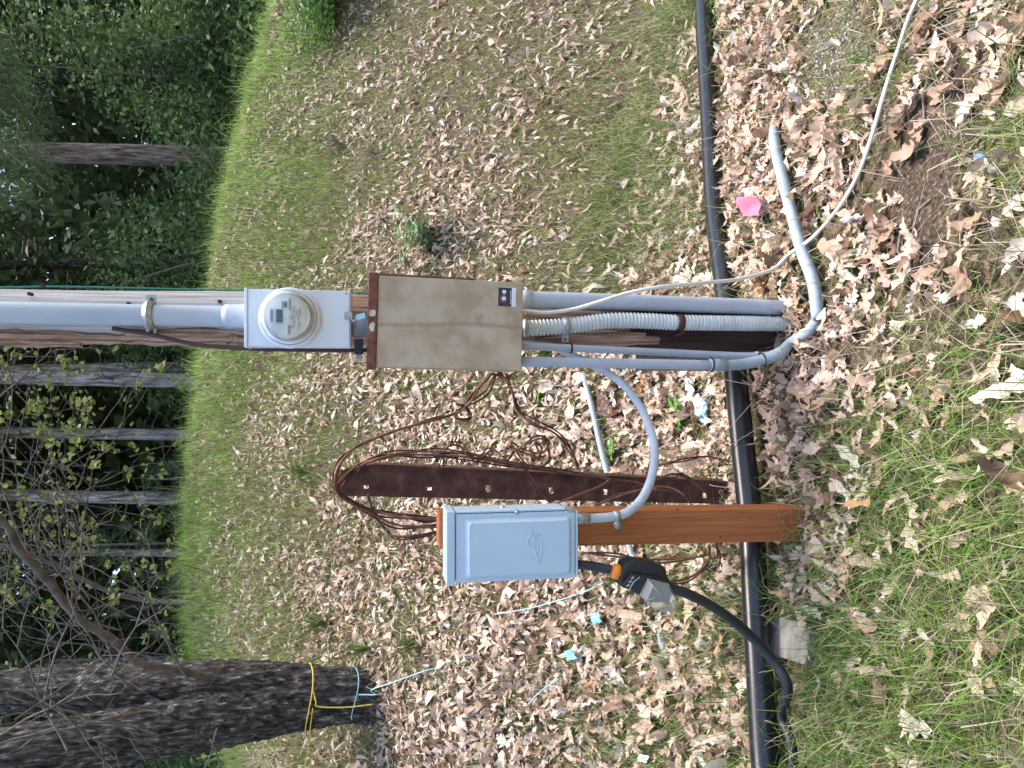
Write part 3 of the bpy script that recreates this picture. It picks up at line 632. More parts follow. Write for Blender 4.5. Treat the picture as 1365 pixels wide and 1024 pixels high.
# ------------------------------------------------------------------ rusty angle iron stake with wires
SY = 2.62
sa = at(452, 643, SY); sb = gp(978, 657)
SYb = sb.y
iron = thing('iron_stake', 'dark rusty angle iron stake with square holes wrapped in wire', 'stake', sb)
def sp_(x, y):                                 # stake plane: leans slightly between its foot and top
    k = (x - 452) / (978 - 452); return at(x, y, SY + (SYb - SY) * min(max(k, 0), 1.1))
def stake():
    n = 40; holes = [(488, 650), (572, 651), (653, 652.5), (733, 654), (808, 655), (941, 659)]
    xs_ = np.linspace(449, 985, 90); V = []; F = []; ncol = 9
    for x in xs_:
        yl = np.interp(x, [449, 451, 456, 468, 500, 965, 985], [640, 631, 626.5, 623, 621.5, 644, 645]); yr = np.interp(x, [449, 452, 965, 985], [657, 661, 672, 673])
        for k in range(ncol): V.append(sp_(x, yl + (yr - yl) * k / (ncol - 1)))
    for i in range(len(xs_) - 1):
        for k in range(ncol - 1):
            cx = (xs_[i] + xs_[i + 1]) / 2; a_ = V[i * ncol + k]; pc = topix(*(np.array(V[i * ncol + k]) + np.array(V[(i + 1) * ncol + k + 1])) / 2)
            if any(abs(cx - hx) < 3.6 and abs(pc[1] - hy) < 3.6 for hx, hy in holes): continue
            F.append((i * ncol + k, i * ncol + k + 1, (i + 1) * ncol + k + 1, (i + 1) * ncol + k))
    m = len(V); V2 = [v + Vector((0, .006, 0)) for v in V]
    cnt = {}
    for f in F:
        for e_ in zip(f, f[1:] + f[:1]): cnt[e_] = 1
    side = [(a_, b_, b_ + m, a_ + m) for (a_, b_) in cnt if (b_, a_) not in cnt]
    return [tuple(v) for v in V + V2], F + [tuple(i + m for i in reversed(f)) for f in F] + side
V, F = stake(); build('front_flange', V, F, 'rustdark', iron)
L = []
for x in np.linspace(470, 985, 20):
    yl = np.interp(x, [470, 500, 965, 985], [626, 621.5, 644, 645]); L.append(sp_(x, yl))
V = []
for p in L: V += [tuple(p + Vector((.001, -.004, 0))), tuple(p + Vector((.008, -.003, 0))), tuple(p + Vector((.010, .055, 0))), tuple(p + Vector((.003, .055, 0)))]
F = []
for i in range(len(L) - 1):
    for k in range(4): F.append((i * 4 + k, i * 4 + (k + 1) % 4, i * 4 + 4 + (k + 1) % 4, i * 4 + 4 + k))
F += [(0, 1, 2, 3), tuple(len(V) - 4 + k for k in (3, 2, 1, 0))]
build('side_flange', V, F, 'rustdark', iron)
wires = thing('rusty_wire', 'tangle of rusty wire looped over the iron stake', 'wire', at(720, 600, 2.6))
WP = [
 ([(655, 499), (640, 515), (628, 534), (612, 548), (580, 560), (530, 573), (480, 592), (458, 612), (448, 632), (448, 652), (462, 668), (500, 682), (545, 690), (588, 692)], 2.5, .0042),
 ([(447, 648), (462, 632), (482, 617), (520, 606), (570, 602), (625, 606), (680, 617), (740, 627), (800, 637), (850, 644), (880, 655)], 2.56, .004),
 ([(450, 650), (470, 628), (505, 611), (560, 606), (620, 609), (690, 622), (750, 630), (820, 640)], 2.57, .004),
 ([(452, 655), (478, 672), (520, 686), (570, 694), (592, 690)], 2.5, .004),
 ([(445, 646), (455, 664), (490, 682), (530, 700), (585, 703)], 2.48, .004),
 ([(490, 662), (502, 690), (516, 710), (530, 715), (560, 713), (585, 708)], 2.5, .0035),
 ([(655, 498), (672, 503), (682, 520), (690, 548), (712, 565), (740, 578), (756, 598), (770, 626)], 2.5, .0038),
 ([(660, 498), (648, 520), (632, 532), (618, 545), (606, 556), (624, 560), (622, 545), (608, 538)], 2.5, .0038),
 ([(590, 625), (592, 605), (598, 595), (612, 594), (622, 605), (640, 612), (655, 600), (672, 610)], 2.55, .0032),
 ([(678, 612), (684, 600), (682, 590), (700, 600), (722, 604), (732, 590), (720, 585), (700, 592), (690, 604), (712, 626), (730, 615), (732, 600), (724, 584)], 2.58, .0036),
 ([(700, 604), (716, 610), (722, 598), (714, 588)], 2.56, .0045),
 ([(700, 625), (714, 642), (720, 655), (734, 670)], 2.56, .0035),
 ([(735, 674), (770, 660), (800, 648), (812, 640)], 2.52, .0036),
 ([(790, 676), (830, 660), (868, 650), (893, 650), (912, 660), (922, 674)], 2.45, .0036),
 ([(876, 640), (895, 632), (915, 637), (940, 656)], 2.5, .0034),
 ([(876, 622), (910, 612), (945, 609), (975, 616)], 2.6, .0034),
 ([(782, 737), (820, 742), (865, 746), (910, 744), (942, 740), (944, 728)], 2.3, .0036),
 ([(880, 775), (905, 774), (928, 765), (944, 748), (946, 728)], 2.3, .0036),
 ([(955, 728), (960, 740), (958, 755)], 2.3, .0034),
]
WP = [(p_, Y_, q_ * .95) for p_, Y_, q_ in WP] + [([(x + jr.uniform(-4, 4), y + jr.uniform(-4.5, 4.5)) for x, y in p_], Y_ + .01, q_ * .8) for jr in (random.Random(3), random.Random(8)) for p_, Y_, q_ in WP[:7]] + [([(x + jr.uniform(-5, 5), y + jr.uniform(-5, 5)) for x, y in p_], Y_ + .01, q_ * .8) for jr in (random.Random(5),) for p_, Y_, q_ in WP[7:]]
for pts, Y, r in WP:
    r_ = random.Random(len(pts)); L = []
    for x, y in pts:
        k = min(max((x - 452) / 526, 0), 1); Yg = gp(x, y).y
        L.append(at(x, y, min((Y + (SYb - SY) * k) + r_.uniform(-.03, .03), Yg - .03)))
    P = cat_pts(L, 8 * len(L)); V, F = sweep(P, r, 6)
    build('wire_strand', V, F, 'rustdark' if r < .0034 else 'rust', wires, True)

# ------------------------------------------------------------------ odds and ends on the ground
def crumple(name, c, sx, sy, sz, mat, seed, label, cat, nseg=10):
    r_ = random.Random(seed); V = []; F = []
    for i in range(nseg):
        th = math.pi * (i + .5) / nseg
        for j in range(nseg):
            p = 2 * math.pi * j / nseg; k = r_.uniform(.72, 1.15)
            V.append((c.x + sx * k * math.sin(th) * math.cos(p), c.y + sy * k * math.sin(th) * math.sin(p), c.z + sz * k * math.cos(th)))
    for i in range(nseg - 1):
        for j in range(nseg): q = (j + 1) % nseg; F.append((i * nseg + j, i * nseg + q, (i + 1) * nseg + q, (i + 1) * nseg + j))
    F.append(tuple(range(nseg - 1, -1, -1))); F.append(tuple((nseg - 1) * nseg + j for j in range(nseg)))
    o = build(name, V, F, mat); tag(o, label, cat); return o
def gtube(name, px, r, mat, label, cat, lift=.008, n=None, seg=8):
    o = tube(name, [gp(x, y, (l_[0] if l_ else lift)) for x, y, *l_ in px], r, mat, None, n or 8 * len(px), seg); tag(o, label, cat); return o
gtube('old_white_pipe', [(786, 500, .03), (800, 548, .035), (812, 600, .035), (822, 636, .035), (836, 690, .02), (852, 738, .03), (866, 790, -.02), (886, 858, .01), (895, 890, -.02)], .0135, 'pvc_dirty', 'old white pipe half buried along the bank behind the stake', 'pipe', .008, 60, 12)
pf = thing('pink_flag', 'bright pink plastic marker flag lying on the leaves', 'marker flag', gp(1025, 277))
q = [gp(1011, 264, .085), gp(1012, 289, .07), gp(1038, 288, .065), gp(1037, 264, .08)]
V = []; F = []; n = 7
for i in range(n):
    for j in range(n):
        u_, v_ = i / (n - 1), j / (n - 1); p = q[0].lerp(q[1], u_).lerp(q[3].lerp(q[2], u_), v_); V.append(p + Vector((0, 0, .010 * math.sin(5 * u_ + 3 * v_))))
for i in range(n - 1):
    for j in range(n - 1): F.append((i * n + j, (i + 1) * n + j, (i + 1) * n + j + 1, i * n + j + 1))
m_ = len(V); V = V + [v + Vector((0, .001, .002)) for v in V]; F = F + [tuple(i + m_ for i in reversed(f)) for f in F]
build('flag', [tuple(v) for v in V], F, 'pink', pf, True)
tube('stake_wire', [gp(1012, 268, .04), gp(1030, 258, .02), gp(1050, 250, .004)], .0015, 'galv', pf, 10, 6)
bag = thing('plastic_bag', 'crumpled blue and white plastic wrapper by the black pipe', 'litter', gp(945, 540))
def sheet(name, px, mat, par, seed, lift=.03):
    r_ = random.Random(seed); c = [gp(x, y, lift) for x, y in px]; n = 7; V = []; F = []; az_ = .055 * (c[0] - c[2]).length
    for i in range(n):
        for j in range(n):
            u_, v_ = i / (n - 1), j / (n - 1); p = c[0].lerp(c[1], u_).lerp(c[3].lerp(c[2], u_), v_)
            V.append(p + Vector((r_.uniform(-1, 1) * az_, r_.uniform(-1, 1) * az_, r_.uniform(-1, 1.6) * az_)))
    for i in range(n - 1):
        for j in range(n - 1): F.append((i * n + j, (i + 1) * n + j, (i + 1) * n + j + 1, i * n + j + 1))
    m_ = len(V); V = V + [v + Vector((0, .001, .002)) for v in V]; F = F + [tuple(i + m_ for i in reversed(f)) for f in F]
    return build(name, [tuple(v) for v in V], F, mat, par, True)
sheet('wrapper', [(926, 524), (934, 556), (955, 561), (952, 528)], 'bag', bag, 3); sheet('twisted_end', [(921, 503), (927, 526), (940, 528), (930, 505)], 'bag', bag, 5)
sheet('blue_side', [(946, 530), (950, 562), (957, 558), (955, 532)], 'blue', bag, 8, .04)
for i, (x, y, lab) in enumerate(((780, 872, 'small cyan plastic scrap on leaves below the twine end'), (814, 823, 'small cyan plastic scrap on leaves under the surge protector'))):
    o = sheet('plastic_scrap', [(x - 8, y - 5), (x + 2, y - 8), (x + 8, y + 5), (x - 4, y + 8)], 'cyan', None, i + 12, .06); tag(o, lab, 'litter', 'cyan scraps on the bank')
o = sheet('blue_scrap', [(1304, 207), (1312, 202), (1322, 212), (1308, 217)], 'blue', None, 20, .01); tag(o, 'blue plastic scrap in the grass near the bare soil', 'litter')
o = sheet('white_scrap', [(864, 1004), (860, 1014), (872, 1016), (876, 1008)], 'white', None, 22, .03); tag(o, 'scrap of white plastic on the leaves above the pipe', 'litter')
gtube('blue_twine', [(674, 818), (700, 814), (730, 808), (765, 798), (795, 788), (820, 776)], .0026, 'twine', 'pale blue twine lying on the bank beside the switch box', 'twine', .05)
gtube('blue_twine', [(714, 941), (725, 928), (742, 914), (757, 904)], .0026, 'twine', 'short pale blue twine piece below the cyan scrap', 'twine', .04)
bd = gp(1052, 848); A_ = gp(1004, 836, .02); B_ = gp(1086, 864, .022); d_ = (B_ - A_)
sdv = Vector((d_.y, -d_.x, 0)).normalized() * .058
sdv.z = float(ground(A_.x + sdv.x, A_.y + sdv.y)) - float(ground(A_.x, A_.y))
V = [A_ - sdv, A_ + sdv, B_ + sdv * .75, B_ - sdv]; V = [tuple(v) for v in V] + [tuple(v + Vector((0, 0, -.07))) for v in V]
V, F = bev(V, [(0, 1, 2, 3), (7, 6, 5, 4), (0, 4, 5, 1), (1, 5, 6, 2), (2, 6, 7, 3), (3, 7, 4, 0)], .004)
o = build('grey_board', V, F, 'board'); tag(o, 'weathered grey board lying in the grass under the black pipe', 'board')
stones = [(1338, 47, 17, 'pale rounded stone on the leaves beside the cable end'), (1315, 252, 11, 'white stone on the soil by the blue scrap'), (1342, 205, 8, 'small pale stone in the grass beyond the blue scrap'), (1296, 243, 6, 'tiny white pebble on bare soil'), (1202, 205, 7, 'grey pebble beside the white cable'), (1165, 88, 8, 'upright grey pebble in the gravel patch'), (1345, 618, 10, 'pale chip of stone in the grass below the elbow'), (1320, 1008, 9, 'pale pebble in the grass by the cord')]
for i, (x, y, wpx, lab) in enumerate(stones):
    p = gp(x, y); r_ = wpx / FPX * (p - Vector((0, 0, CH))).length / 2; crumple('stone', p + Vector((0, 0, r_ * .3)), r_, r_ * .8, r_ * .6, 'stone', i, lab, 'stone', 8)
# gravel patch
gv = []; r_ = random.Random(5)
gc = gp(1125, 60)
for i in range(2400):
    x, y = gc.x + r_.gauss(0, .16), gc.y + r_.gauss(0, .24); s_ = r_.uniform(.002, .0075); z = float(ground(x, y)) + s_ * .3
    O = [(s_, 0, 0), (-s_ * .9, 0, 0), (0, s_ * .8, 0), (0, -s_, 0), (0, 0, s_ * .8), (0, 0, -s_ * .6)]
    gv.append(([(x + a * r_.uniform(.7, 1.2), y + b * r_.uniform(.7, 1.2), z + c) for a, b, c in O], [(0, 2, 4), (2, 1, 4), (1, 3, 4), (3, 0, 4), (2, 0, 5), (1, 2, 5), (3, 1, 5), (0, 3, 5)]))
V, F = join(gv); o = build('gravel', V, F, 'gravel'); tag(o, 'mossy patch of pale gravel beside the white cable', 'gravel', kind='stuff')

# bare dark soil where the bank has been scraped
sp0 = gp(1243, 232); V = []; F = []; nr, na = 14, 40
for i in range(nr):
    for j in range(na):
        a_ = 2 * math.pi * j / na; rr_ = (i / (nr - 1)) * (1 + .55 * float(fbm(np.array(1.3 * math.cos(a_) + 5), np.array(1.3 * math.sin(a_)), 2))); x = sp0.x + .30 * rr_ * math.cos(a_); y = sp0.y + .17 * rr_ * math.sin(a_)
        V.append((x, y, float(ground(x, y)) + .012 * (1 - (i / (nr - 1)) ** 3) + .02 * float(fbm(np.array(x * 30), np.array(y * 30), 4)) * (i < nr - 2) - (.012 if i == nr - 1 else 0)))
for i in range(nr - 1):
    for j in range(na): k = (j + 1) % na; F.append((i * na + j, i * na + k, (i + 1) * na + k, (i + 1) * na + j))
o = build('bare_soil', V, F, 'soil', None, True); o['kind'] = 'structure'; o['label'] = 'dark bare soil patch beside the white cable'
# ------------------------------------------------------------------ ground cover: fallen leaves, grass, straw, moss
CX = np.array([300, 400, 500, 600, 700, 800, 900, 1000, 1100, 1200, 1300.]); CY = np.array([50, 150, 250, 350, 450, 550, 650, 750, 850, 950.])
DL = np.array([[0, .15, .25, .2, .25, .45, .55, .8, .2, .7, .5], [.1, .2, .3, .3, .3, .35, .5, .85, .4, .75, .3], [.1, .25, .45, .6, .4, .4, .4, .9, .9, .3, .25],
 [.1, .3, .5, .8, .6, .5, .4, .85, .95, .55, .25], [.15, .4, .6, .7, .7, .7, .7, .6, .95, .5, .35], [.1, .5, .7, .8, .8, .85, .85, .7, .45, .45, .45],
 [.1, .6, .75, .85, .85, .85, .8, .7, .8, .55, .4], [.15, .6, .75, .8, .85, .9, .85, .6, .75, .5, .35], [.15, .5, .7, .8, .85, .9, .75, .3, .3, .3, .3], [.1, .45, .7, .75, .8, .75, .6, .4, .25, .25, .3]])
DG = np.array([[.9, .5, .3, .3, .5, .4, .4, .2, .12, .3, .6], [.9, .5, .3, .35, .5, .5, .4, .15, .05, .25, .6], [.9, .6, .3, .25, .4, .5, .5, .15, .08, .1, .5],
 [.95, .6, .35, .25, .3, .45, .5, .3, .2, .15, .5], [1, .7, .4, .3, .3, .3, .35, .5, .25, .55, .6], [1, .7, .4, .25, .2, .2, .25, .5, .7, .7, .65],
 [1, .6, .3, .2, .2, .2, .25, .4, .35, .7, .7], [1, .6, .3, .2, .2, .2, .25, .6, .55, .7, .7], [1, .6, .35, .25, .2, .2, .35, .8, .9, .8, .6], [.9, .5, .3, .3, .3, .3, .5, .8, .9, .8, .5]])
DL[:, 9:] *= .55; DL[0:2, 9] *= 1.3; DL[7:, 8:] *= 1.35; DL[4:, 8] *= .8; DL[2, 9] = .1; DL[2, 10] = .2; DG[2, 9] = .02; DG[1, 9] = .12; DG[3, 9] = .08; DL[7:, 10] = .22
def bil(T, x, y):
    fx = np.clip(np.interp(x, CX, np.arange(len(CX))), 0, len(CX) - 1.001); fy = np.clip(np.interp(y, CY, np.arange(len(CY))), 0, len(CY) - 1.001)
    i = fx.astype(int); j = fy.astype(int); a = fx - i; b = fy - j
    return (T[j, i] * (1 - a) + T[j, i + 1] * a) * (1 - b) + (T[j + 1, i] * (1 - a) + T[j + 1, i + 1] * a) * b
KEEP = [([A_, B_], .06, .075, .97), ([gp(x, y) for x, y in gpts[:6]], .022, .05, .93), ([gp(x, y) for x, y in ((1095, 322), (1120, 300), (1145, 265), (1165, 228), (1182, 180), (1195, 135), (1202, 98))], .014, .045, .93),
  ([gp(x, y) for x, y in ((1202, 98), (1212, 62), (1224, 34), (1240, 0), (1255, -45))], .014, .04, .88), (PIPE, .036, .06, .95), ([gp(1040, 900), gp(1066, 952), gp(1073, 1024), gp(1066, 1070)], .03, .05, 1), ([Vector((bP.x, PF + .05, 0)), Vector((bP.x, PF + .051, 0))], .055, .07, 1),
  ([gp(x, y) for x, y in ((786, 500), (812, 600), (836, 690), (852, 738))], .016, .03, .85), ([gp(1225, 190), gp(1243, 232), gp(1262, 275)], .10, .09, .80), ([gp(1100, 40), gp(1130, 70)], .10, .14, .8)]
def scatter(per_m2, T, ylo, yhi, seed, clump=.5, cs=3.0):
    """cover density is tabulated over the bank; more cover where the bank carries more"""
    W = .62 * yhi + .9; n = int(per_m2 * 2 * W * (yhi - ylo)); X = rng.uniform(-W, W, n); Y = rng.uniform(ylo, yhi, n)
    k = np.abs(X) < .62 * Y + .9; X, Y = X[k], Y[k]; Z = ground(X, Y); px, py = topix(X, Y, Z)
    nz_ = 1.5 * fbm(X * 2.1 + 88.823, Y * 2.1 + 90.583, 21) + 1.3 * fbm(X * .9 + 88.823, Y * .9 + 90.583, 25); sg_ = 1 if seed == 21 else (-1 if seed in (41, 43, 53) else 0)   # leaf drifts lie where the grass is thin
    d = bil(T, px, py) * (1 + (clump * 3.2 * fbm(X * cs, Y * cs, seed) if not sg_ else sg_ * clump * 1.9 * nz_))
    k = (rng.random(len(X)) < d) & clear_of(X, Y, seed == 21); return X[k], Y[k], Z[k], px[k], py[k]
def clear_of(X, Y, leaf):                      # cover does not grow through the board, pipes and bare soil
    ok = np.ones(len(X), bool)
    for P, rg, rl, pr in KEEP:
        P = np.asarray([list(p)[:2] for p in P], float); r_ = rl if leaf else rg
        for a_, b_ in zip(P[:-1], P[1:]):
            d = b_ - a_; t = np.clip(((X - a_[0]) * d[0] + (Y - a_[1]) * d[1]) / (d @ d + 1e-9), 0, 1); ok &= (np.hypot(X - a_[0] - t * d[0], Y - a_[1] - t * d[1]) > r_) | (rng.random(len(X)) > pr)
    return ok
def gnormal(X, Y):
    e = .03; dx = (ground(X + e, Y) - ground(X - e, Y)) / (2 * e); dy = (ground(X, Y + e) - ground(X, Y - e)) / (2 * e)
    N = np.stack([-dx, -dy, np.ones_like(dx)], -1); return N / np.linalg.norm(N, axis=1)[:, None]
def leaf_shape(seed, n=13):
    r_ = random.Random(seed); t = np.linspace(0, 1, n); bw = r_.uniform(.16, .36); f_ = r_.uniform(2.6, 4.8); sides = []
    body = np.sin(np.pi * t ** .7) ** .75 * bw; body[0] = .008
    for _ in range(2):
        ph = r_.uniform(-.12, .12); dp = r_.uniform(.5, .78); am = np.interp(t, np.linspace(0, 1, 6), [r_.uniform(.75, 1.3) for _ in range(6)])
        sides.append(np.maximum(body * am * (1 - dp * (.5 + .5 * np.cos(2 * np.pi * (f_ * t + ph)))), .008 + .01 * (t < .12)))
    k = r_.choice((-1, 1)) * r_.uniform(2.5, 9) if seed % 4 else r_.uniform(.5, 2.5); cl, tw = r_.uniform(-2.2, 2.2), r_.uniform(-2, 2); rows = []
    wob = r_.uniform(3, 8)
    for i in range(n):
        for sg_, w_ in ((-1, sides[0][i]), (0, 0.), (1, sides[1][i])):
            x = sg_ * w_; y = t[i] - .5 + .30 * abs(x)
            rows.append((math.sin(k * x) / k, y, (1 - math.cos(k * x)) / k + cl * .5 * (t[i] - .5) ** 2 + tw * x * (t[i] - .5) + .03 * math.sin(wob * t[i] * 3 + seed) * abs(sg_) + r_.uniform(-.015, .015)))
    V = np.array(rows); V[:, 2] -= V[:, 2].min() * .6
    F = []
    for i in range(n - 1):
        for q in range(2): F.append((i * 3 + q, i * 3 + q + 1, i * 3 + q + 4, i * 3 + q + 3))
    return V, np.array(F)
SH = [leaf_shape(s_) for s_ in range(36)] + [leaf_shape(s_ + 50, 5) for s_ in range(24)]
lx, ly, lz, lpx, lpy = scatter(1900, np.clip(DL * 1.1, 0, 1), .75, 7.6, 21, .8, 2.0); _k = (ly > 3.3) | (rng.random(len(lx)) < .68); lx, ly, lz, lpx, lpy = lx[_k], ly[_k], lz[_k], lpx[_k], lpy[_k]
N = gnormal(lx, ly); n = len(lx)
lsz = np.clip(rng.lognormal(-2.93, .38, n), .022, .115) * np.where(ly < 2.9, 1.12, np.where(ly < 3.6, 1.0, .86))
yaw = rng.uniform(0, 2 * np.pi, n); tilt = np.abs(rng.normal(0, np.where(rng.random(n) < .65, .35, .95), n)) ; tdir = rng.uniform(0, 2 * np.pi, n); kind = np.where(ly > 3.4, rng.integers(36, 60, n), rng.integers(0, 36, n))
N2 = N + np.stack([np.cos(tdir) * np.tan(np.clip(tilt, 0, 1.2)), np.sin(tdir) * np.tan(np.clip(tilt, 0, 1.2)), 0 * tilt], -1); N2 /= np.linalg.norm(N2, axis=1)[:, None]
A = np.stack([np.cos(yaw), np.sin(yaw), 0 * yaw], -1); A -= N2 * (A * N2).sum(1)[:, None]; A /= np.linalg.norm(A, axis=1)[:, None]; B = np.cross(N2, A)
org = np.stack([lx, ly, lz + rng.uniform(.004, .026, n) + .2 * lsz * np.sin(np.clip(tilt, 0, 1.2))], -1)
inview = (lpx > 60) & (lpx < 1361) & (lpy > 4) & (lpy < 1020)
dist = np.sqrt(lx ** 2 + ly ** 2 + (CH - lz) ** 2); score = np.where(inview, lsz / dist, 0); big = np.argsort(-score)[:300]; isbig = np.zeros(n, bool); isbig[big] = True
Vs = []; Fs = []; off = 0
for k, (SV, SF) in enumerate(SH):
    ii = np.where((kind == k) & ~isbig)[0]
    W_ = org[ii][:, None, :] + lsz[ii][:, None, None] * (SV[None, :, 0:1] * A[ii][:, None, :] + SV[None, :, 1:2] * B[ii][:, None, :] + SV[None, :, 2:3] * N2[ii][:, None, :])
    Vs.append(W_.reshape(-1, 3)); Fs.append((SF[None] + (off + np.arange(len(ii)) * len(SV))[:, None, None]).reshape(-1, 4)); off += len(ii) * len(SV)
o = build('leaf_litter', np.vstack(Vs), np.vstack(Fs), 'leaf', None, True, (0, 4, 0)); tag(o, 'carpet of dead tan oak leaves covering the bank', 'leaf litter', kind='stuff')
LM = []
for k, (SV, SF) in enumerate(SH):
    me = bpy.data.meshes.new('fallen_leaf'); me.from_pydata(SV.tolist(), [], SF.tolist()); me.polygons.foreach_set('use_smooth', [True] * len(me.polygons)); me.materials.append(MT['leaf1']); LM.append(me)
for i in big:
    o = bpy.data.objects.new('fallen_leaf', LM[kind[i]]); COL.objects.link(o)
    m4 = Matrix.Identity(4)
    for r_ in range(3): m4[r_][0] = A[i][r_] * lsz[i]; m4[r_][1] = B[i][r_] * lsz[i]; m4[r_][2] = N2[i][r_] * lsz[i]; m4[r_][3] = org[i][r_]
    o.matrix_world = m4
    x, y = lpx[i], lpy[i]
    if y < 340: lab = 'curled tan oak leaf on the ground around the white cable and bare soil'
    elif y < 600: lab = 'curled tan oak leaf on the ground below the pale conduit elbow'
    elif y < 800: lab = 'curled tan oak leaf on the ground in front of the orange post'
    else: lab = 'curled tan oak leaf in the grass in front of the grey board and cord'
    tag(o, lab, 'leaf', 'loose leaves ' + lab[len('curled tan oak leaf '):])

def blades(name, X, Y, Z, L, Wd, lean, mat, label, cat, seed, nseg=3, droop=.6):
    n = len(X); az = rng.uniform(0, 2 * np.pi, n); d = np.stack([np.cos(az), np.sin(az), 0 * az], -1); sdv = np.stack([-np.sin(az + rng.normal(0, .6, n)), np.cos(az), 0 * az], -1)
    sdv /= np.linalg.norm(sdv, axis=1)[:, None]; U = np.array([0, 0, 1.]); org = np.stack([X, Y, Z - .01], -1)
    V = np.zeros((n, (nseg + 1) * 2, 3))
    for k in range(nseg + 1):
        t = k / nseg; bend = lean * t + droop * lean * t * t
        p = org + L[:, None] * (np.sin(np.minimum(bend, 2.2) * .8)[:, None] * d * t + np.cos(np.minimum(bend, 2.2) * .8)[:, None] * U * t)
        wv = (Wd * (1 - .92 * t ** 1.5) / 2)[:, None] * sdv; V[:, 2 * k] = p - wv; V[:, 2 * k + 1] = p + wv
    f = np.array([[2 * k, 2 * k + 1, 2 * k + 3, 2 * k + 2] for k in range(nseg)])
    F = (f[None] + (np.arange(n) * (nseg + 1) * 2)[:, None, None]).reshape(-1, 4)
    o = build(name, V.reshape(-1, 3), F, mat, None, False, (0, 4, 0)); tag(o, label, cat, kind='stuff'); return o
X, Y, Z, px, py = scatter(6800, DG, .75, 3.8, 41, .95, 2.2); n = len(X)
blades('grass', X, Y, Z, rng.gamma(5, .024, n).clip(.03, .28), rng.uniform(.0015, .0036, n), np.abs(rng.normal(.9, .5, n)), 'grass', 'loose green grass growing through the leaves at the foot of the bank', 'grass', 1, 4)
X, Y, Z, px, py = scatter(4600, DG, 3.8, 6.8, 43, .9, 1.6); n = len(X)
blades('grass', X, Y, Z, rng.gamma(5, .018, n).clip(.03, .22), rng.uniform(.002, .0045, n), np.abs(rng.normal(.8, .5, n)), 'midgrass', 'sparse green grass on the middle of the bank', 'grass', 2, 2)
X, Y, Z, px, py = scatter(5000, np.clip(DG * 1.25, 0, 1), 5.0, 8.0, 45, .9, 1.1); k = rng.random(len(X)) < np.clip((Y - 4.9) / 1.5, 0, 1); X, Y, Z = X[k], Y[k], Z[k]; n = len(X)
blades('grass', X, Y, Z, rng.gamma(4, .030, n).clip(.03, .40) * np.where(rng.random(n) < .05, 1.7, 1) * (.45 + .55 * np.clip((Y - 5.8) / 1.4, 0, 1)) * (.35 + 1.5 * vnoise(X * 1.7, Y * 1.7, 6) * vnoise(X * .6 + 3, Y * .6, 16) + .5 * vnoise(X * 5, Y * 5, 26)), rng.uniform(.003, .007, n), np.abs(rng.normal(.7, .45, n)), 'crestgrass', 'lush pale green grass along the crest of the bank', 'grass', 3, 2)
DS0 = None
DS = np.clip(.38 + .5 * (1 - DL) * .8, 0, 1); DS[5:, 8:] *= .8; DS[1:4, 9] = .08; DS[2, 8] = .15
X, Y, Z, px, py = scatter(3000, DS, .75, 7.6, 47, .7, 1.8); n = len(X)
blades('dry_grass', X, Y, Z + .008, rng.gamma(5, .022, n).clip(.03, .26), rng.uniform(.0015, .004, n), np.abs(rng.normal(1.5, .4, n)), 'straw', 'thatch of dry straw coloured grass on the bank', 'dry grass', 4, 2)
# moss cushions as fine fuzz
mc_ = []
DMs = np.full_like(DL, .12); DMs[0:4, 4:8] = .5; DMs[7:10, 4:7] = .35; DMs[0:2, 8] = .7
X, Y, Z, px, py = scatter(3200, DMs, 1.0, 6.0, 53, 1.6, 3.2); n = len(X)
blades('moss', X, Y, Z, rng.uniform(.012, .035, n), rng.uniform(.004, .009, n), np.abs(rng.normal(.9, .5, n)), 'moss', 'yellow green moss cushions between the leaves', 'moss', 5, 2)
# fallen twigs
tw = []; r_ = random.Random(77)
for i in range(240):
    Y0 = r_.uniform(1.3, 7); X0 = r_.uniform(-.6, .6) * Y0; a_ = r_.uniform(0, 6.28); L_ = r_.uniform(.05, .28); P = []
    for t in np.linspace(-.5, .5, 5):
        x = X0 + math.cos(a_) * L_ * t; y = Y0 + math.sin(a_) * L_ * t + .02 * math.sin(6 * t); P.append((x, y, float(ground(x, y)) + .014 + .012 * r_.random()))
    tw.append(sweep(P, r_.uniform(.0012, .003), 5))
V, F = join(tw); o = build('fallen_twigs', V, F, 'twig'); tag(o, 'thin dry twigs scattered over the leaves', 'twigs', kind='stuff')

# ------------------------------------------------------------------ small plants
def leafblade(base, d, L, Wd, up_=.3, n=5, fold=.1):
    d = Vector(d).normalized(); s_ = d.cross(Vector((0, 0, 1))).normalized(); V = []; F = []
    for i in range(n):
        t = i / (n - 1); c = Vector(base) + d * L * t + Vector((0, 0, up_ * L * t * (1 - .55 * t))); ww = Wd * math.sin(math.pi * min(1, t * .92 + .06)) ** .8 / 2
        V += [tuple(c - s_ * ww + Vector((0, 0, fold * ww))), tuple(c), tuple(c + s_ * ww + Vector((0, 0, fold * ww)))]
    for i in range(n - 1):
        for k in range(2): F.append((i * 3 + k, i * 3 + k + 1, i * 3 + k + 4, i * 3 + k + 3))
    return V, F
def rosette(name, x, y, nl, L, Wd, mat, label, seed, rise=.5):
    p = gp(x, y); r_ = random.Random(seed); t = thing(name, label, 'plant', p)
    for i in range(nl):
        a_ = 2 * math.pi * i / nl * 1.0 + r_.uniform(-.3, .3); V, F = leafblade(p + Vector((0, 0, .01)), (math.cos(a_), math.sin(a_), 0), L * r_.uniform(.7, 1.15), Wd * r_.uniform(.8, 1.2), rise * r_.uniform(.5, 1.6))
        build('leaf', V, F, mat, t, True)
    return t
rosette('rosette_weed', 908, 552, 16, .085, .022, 'weed', 'bright green spiky rosette weed beside the plastic wrapper', 1, .7)
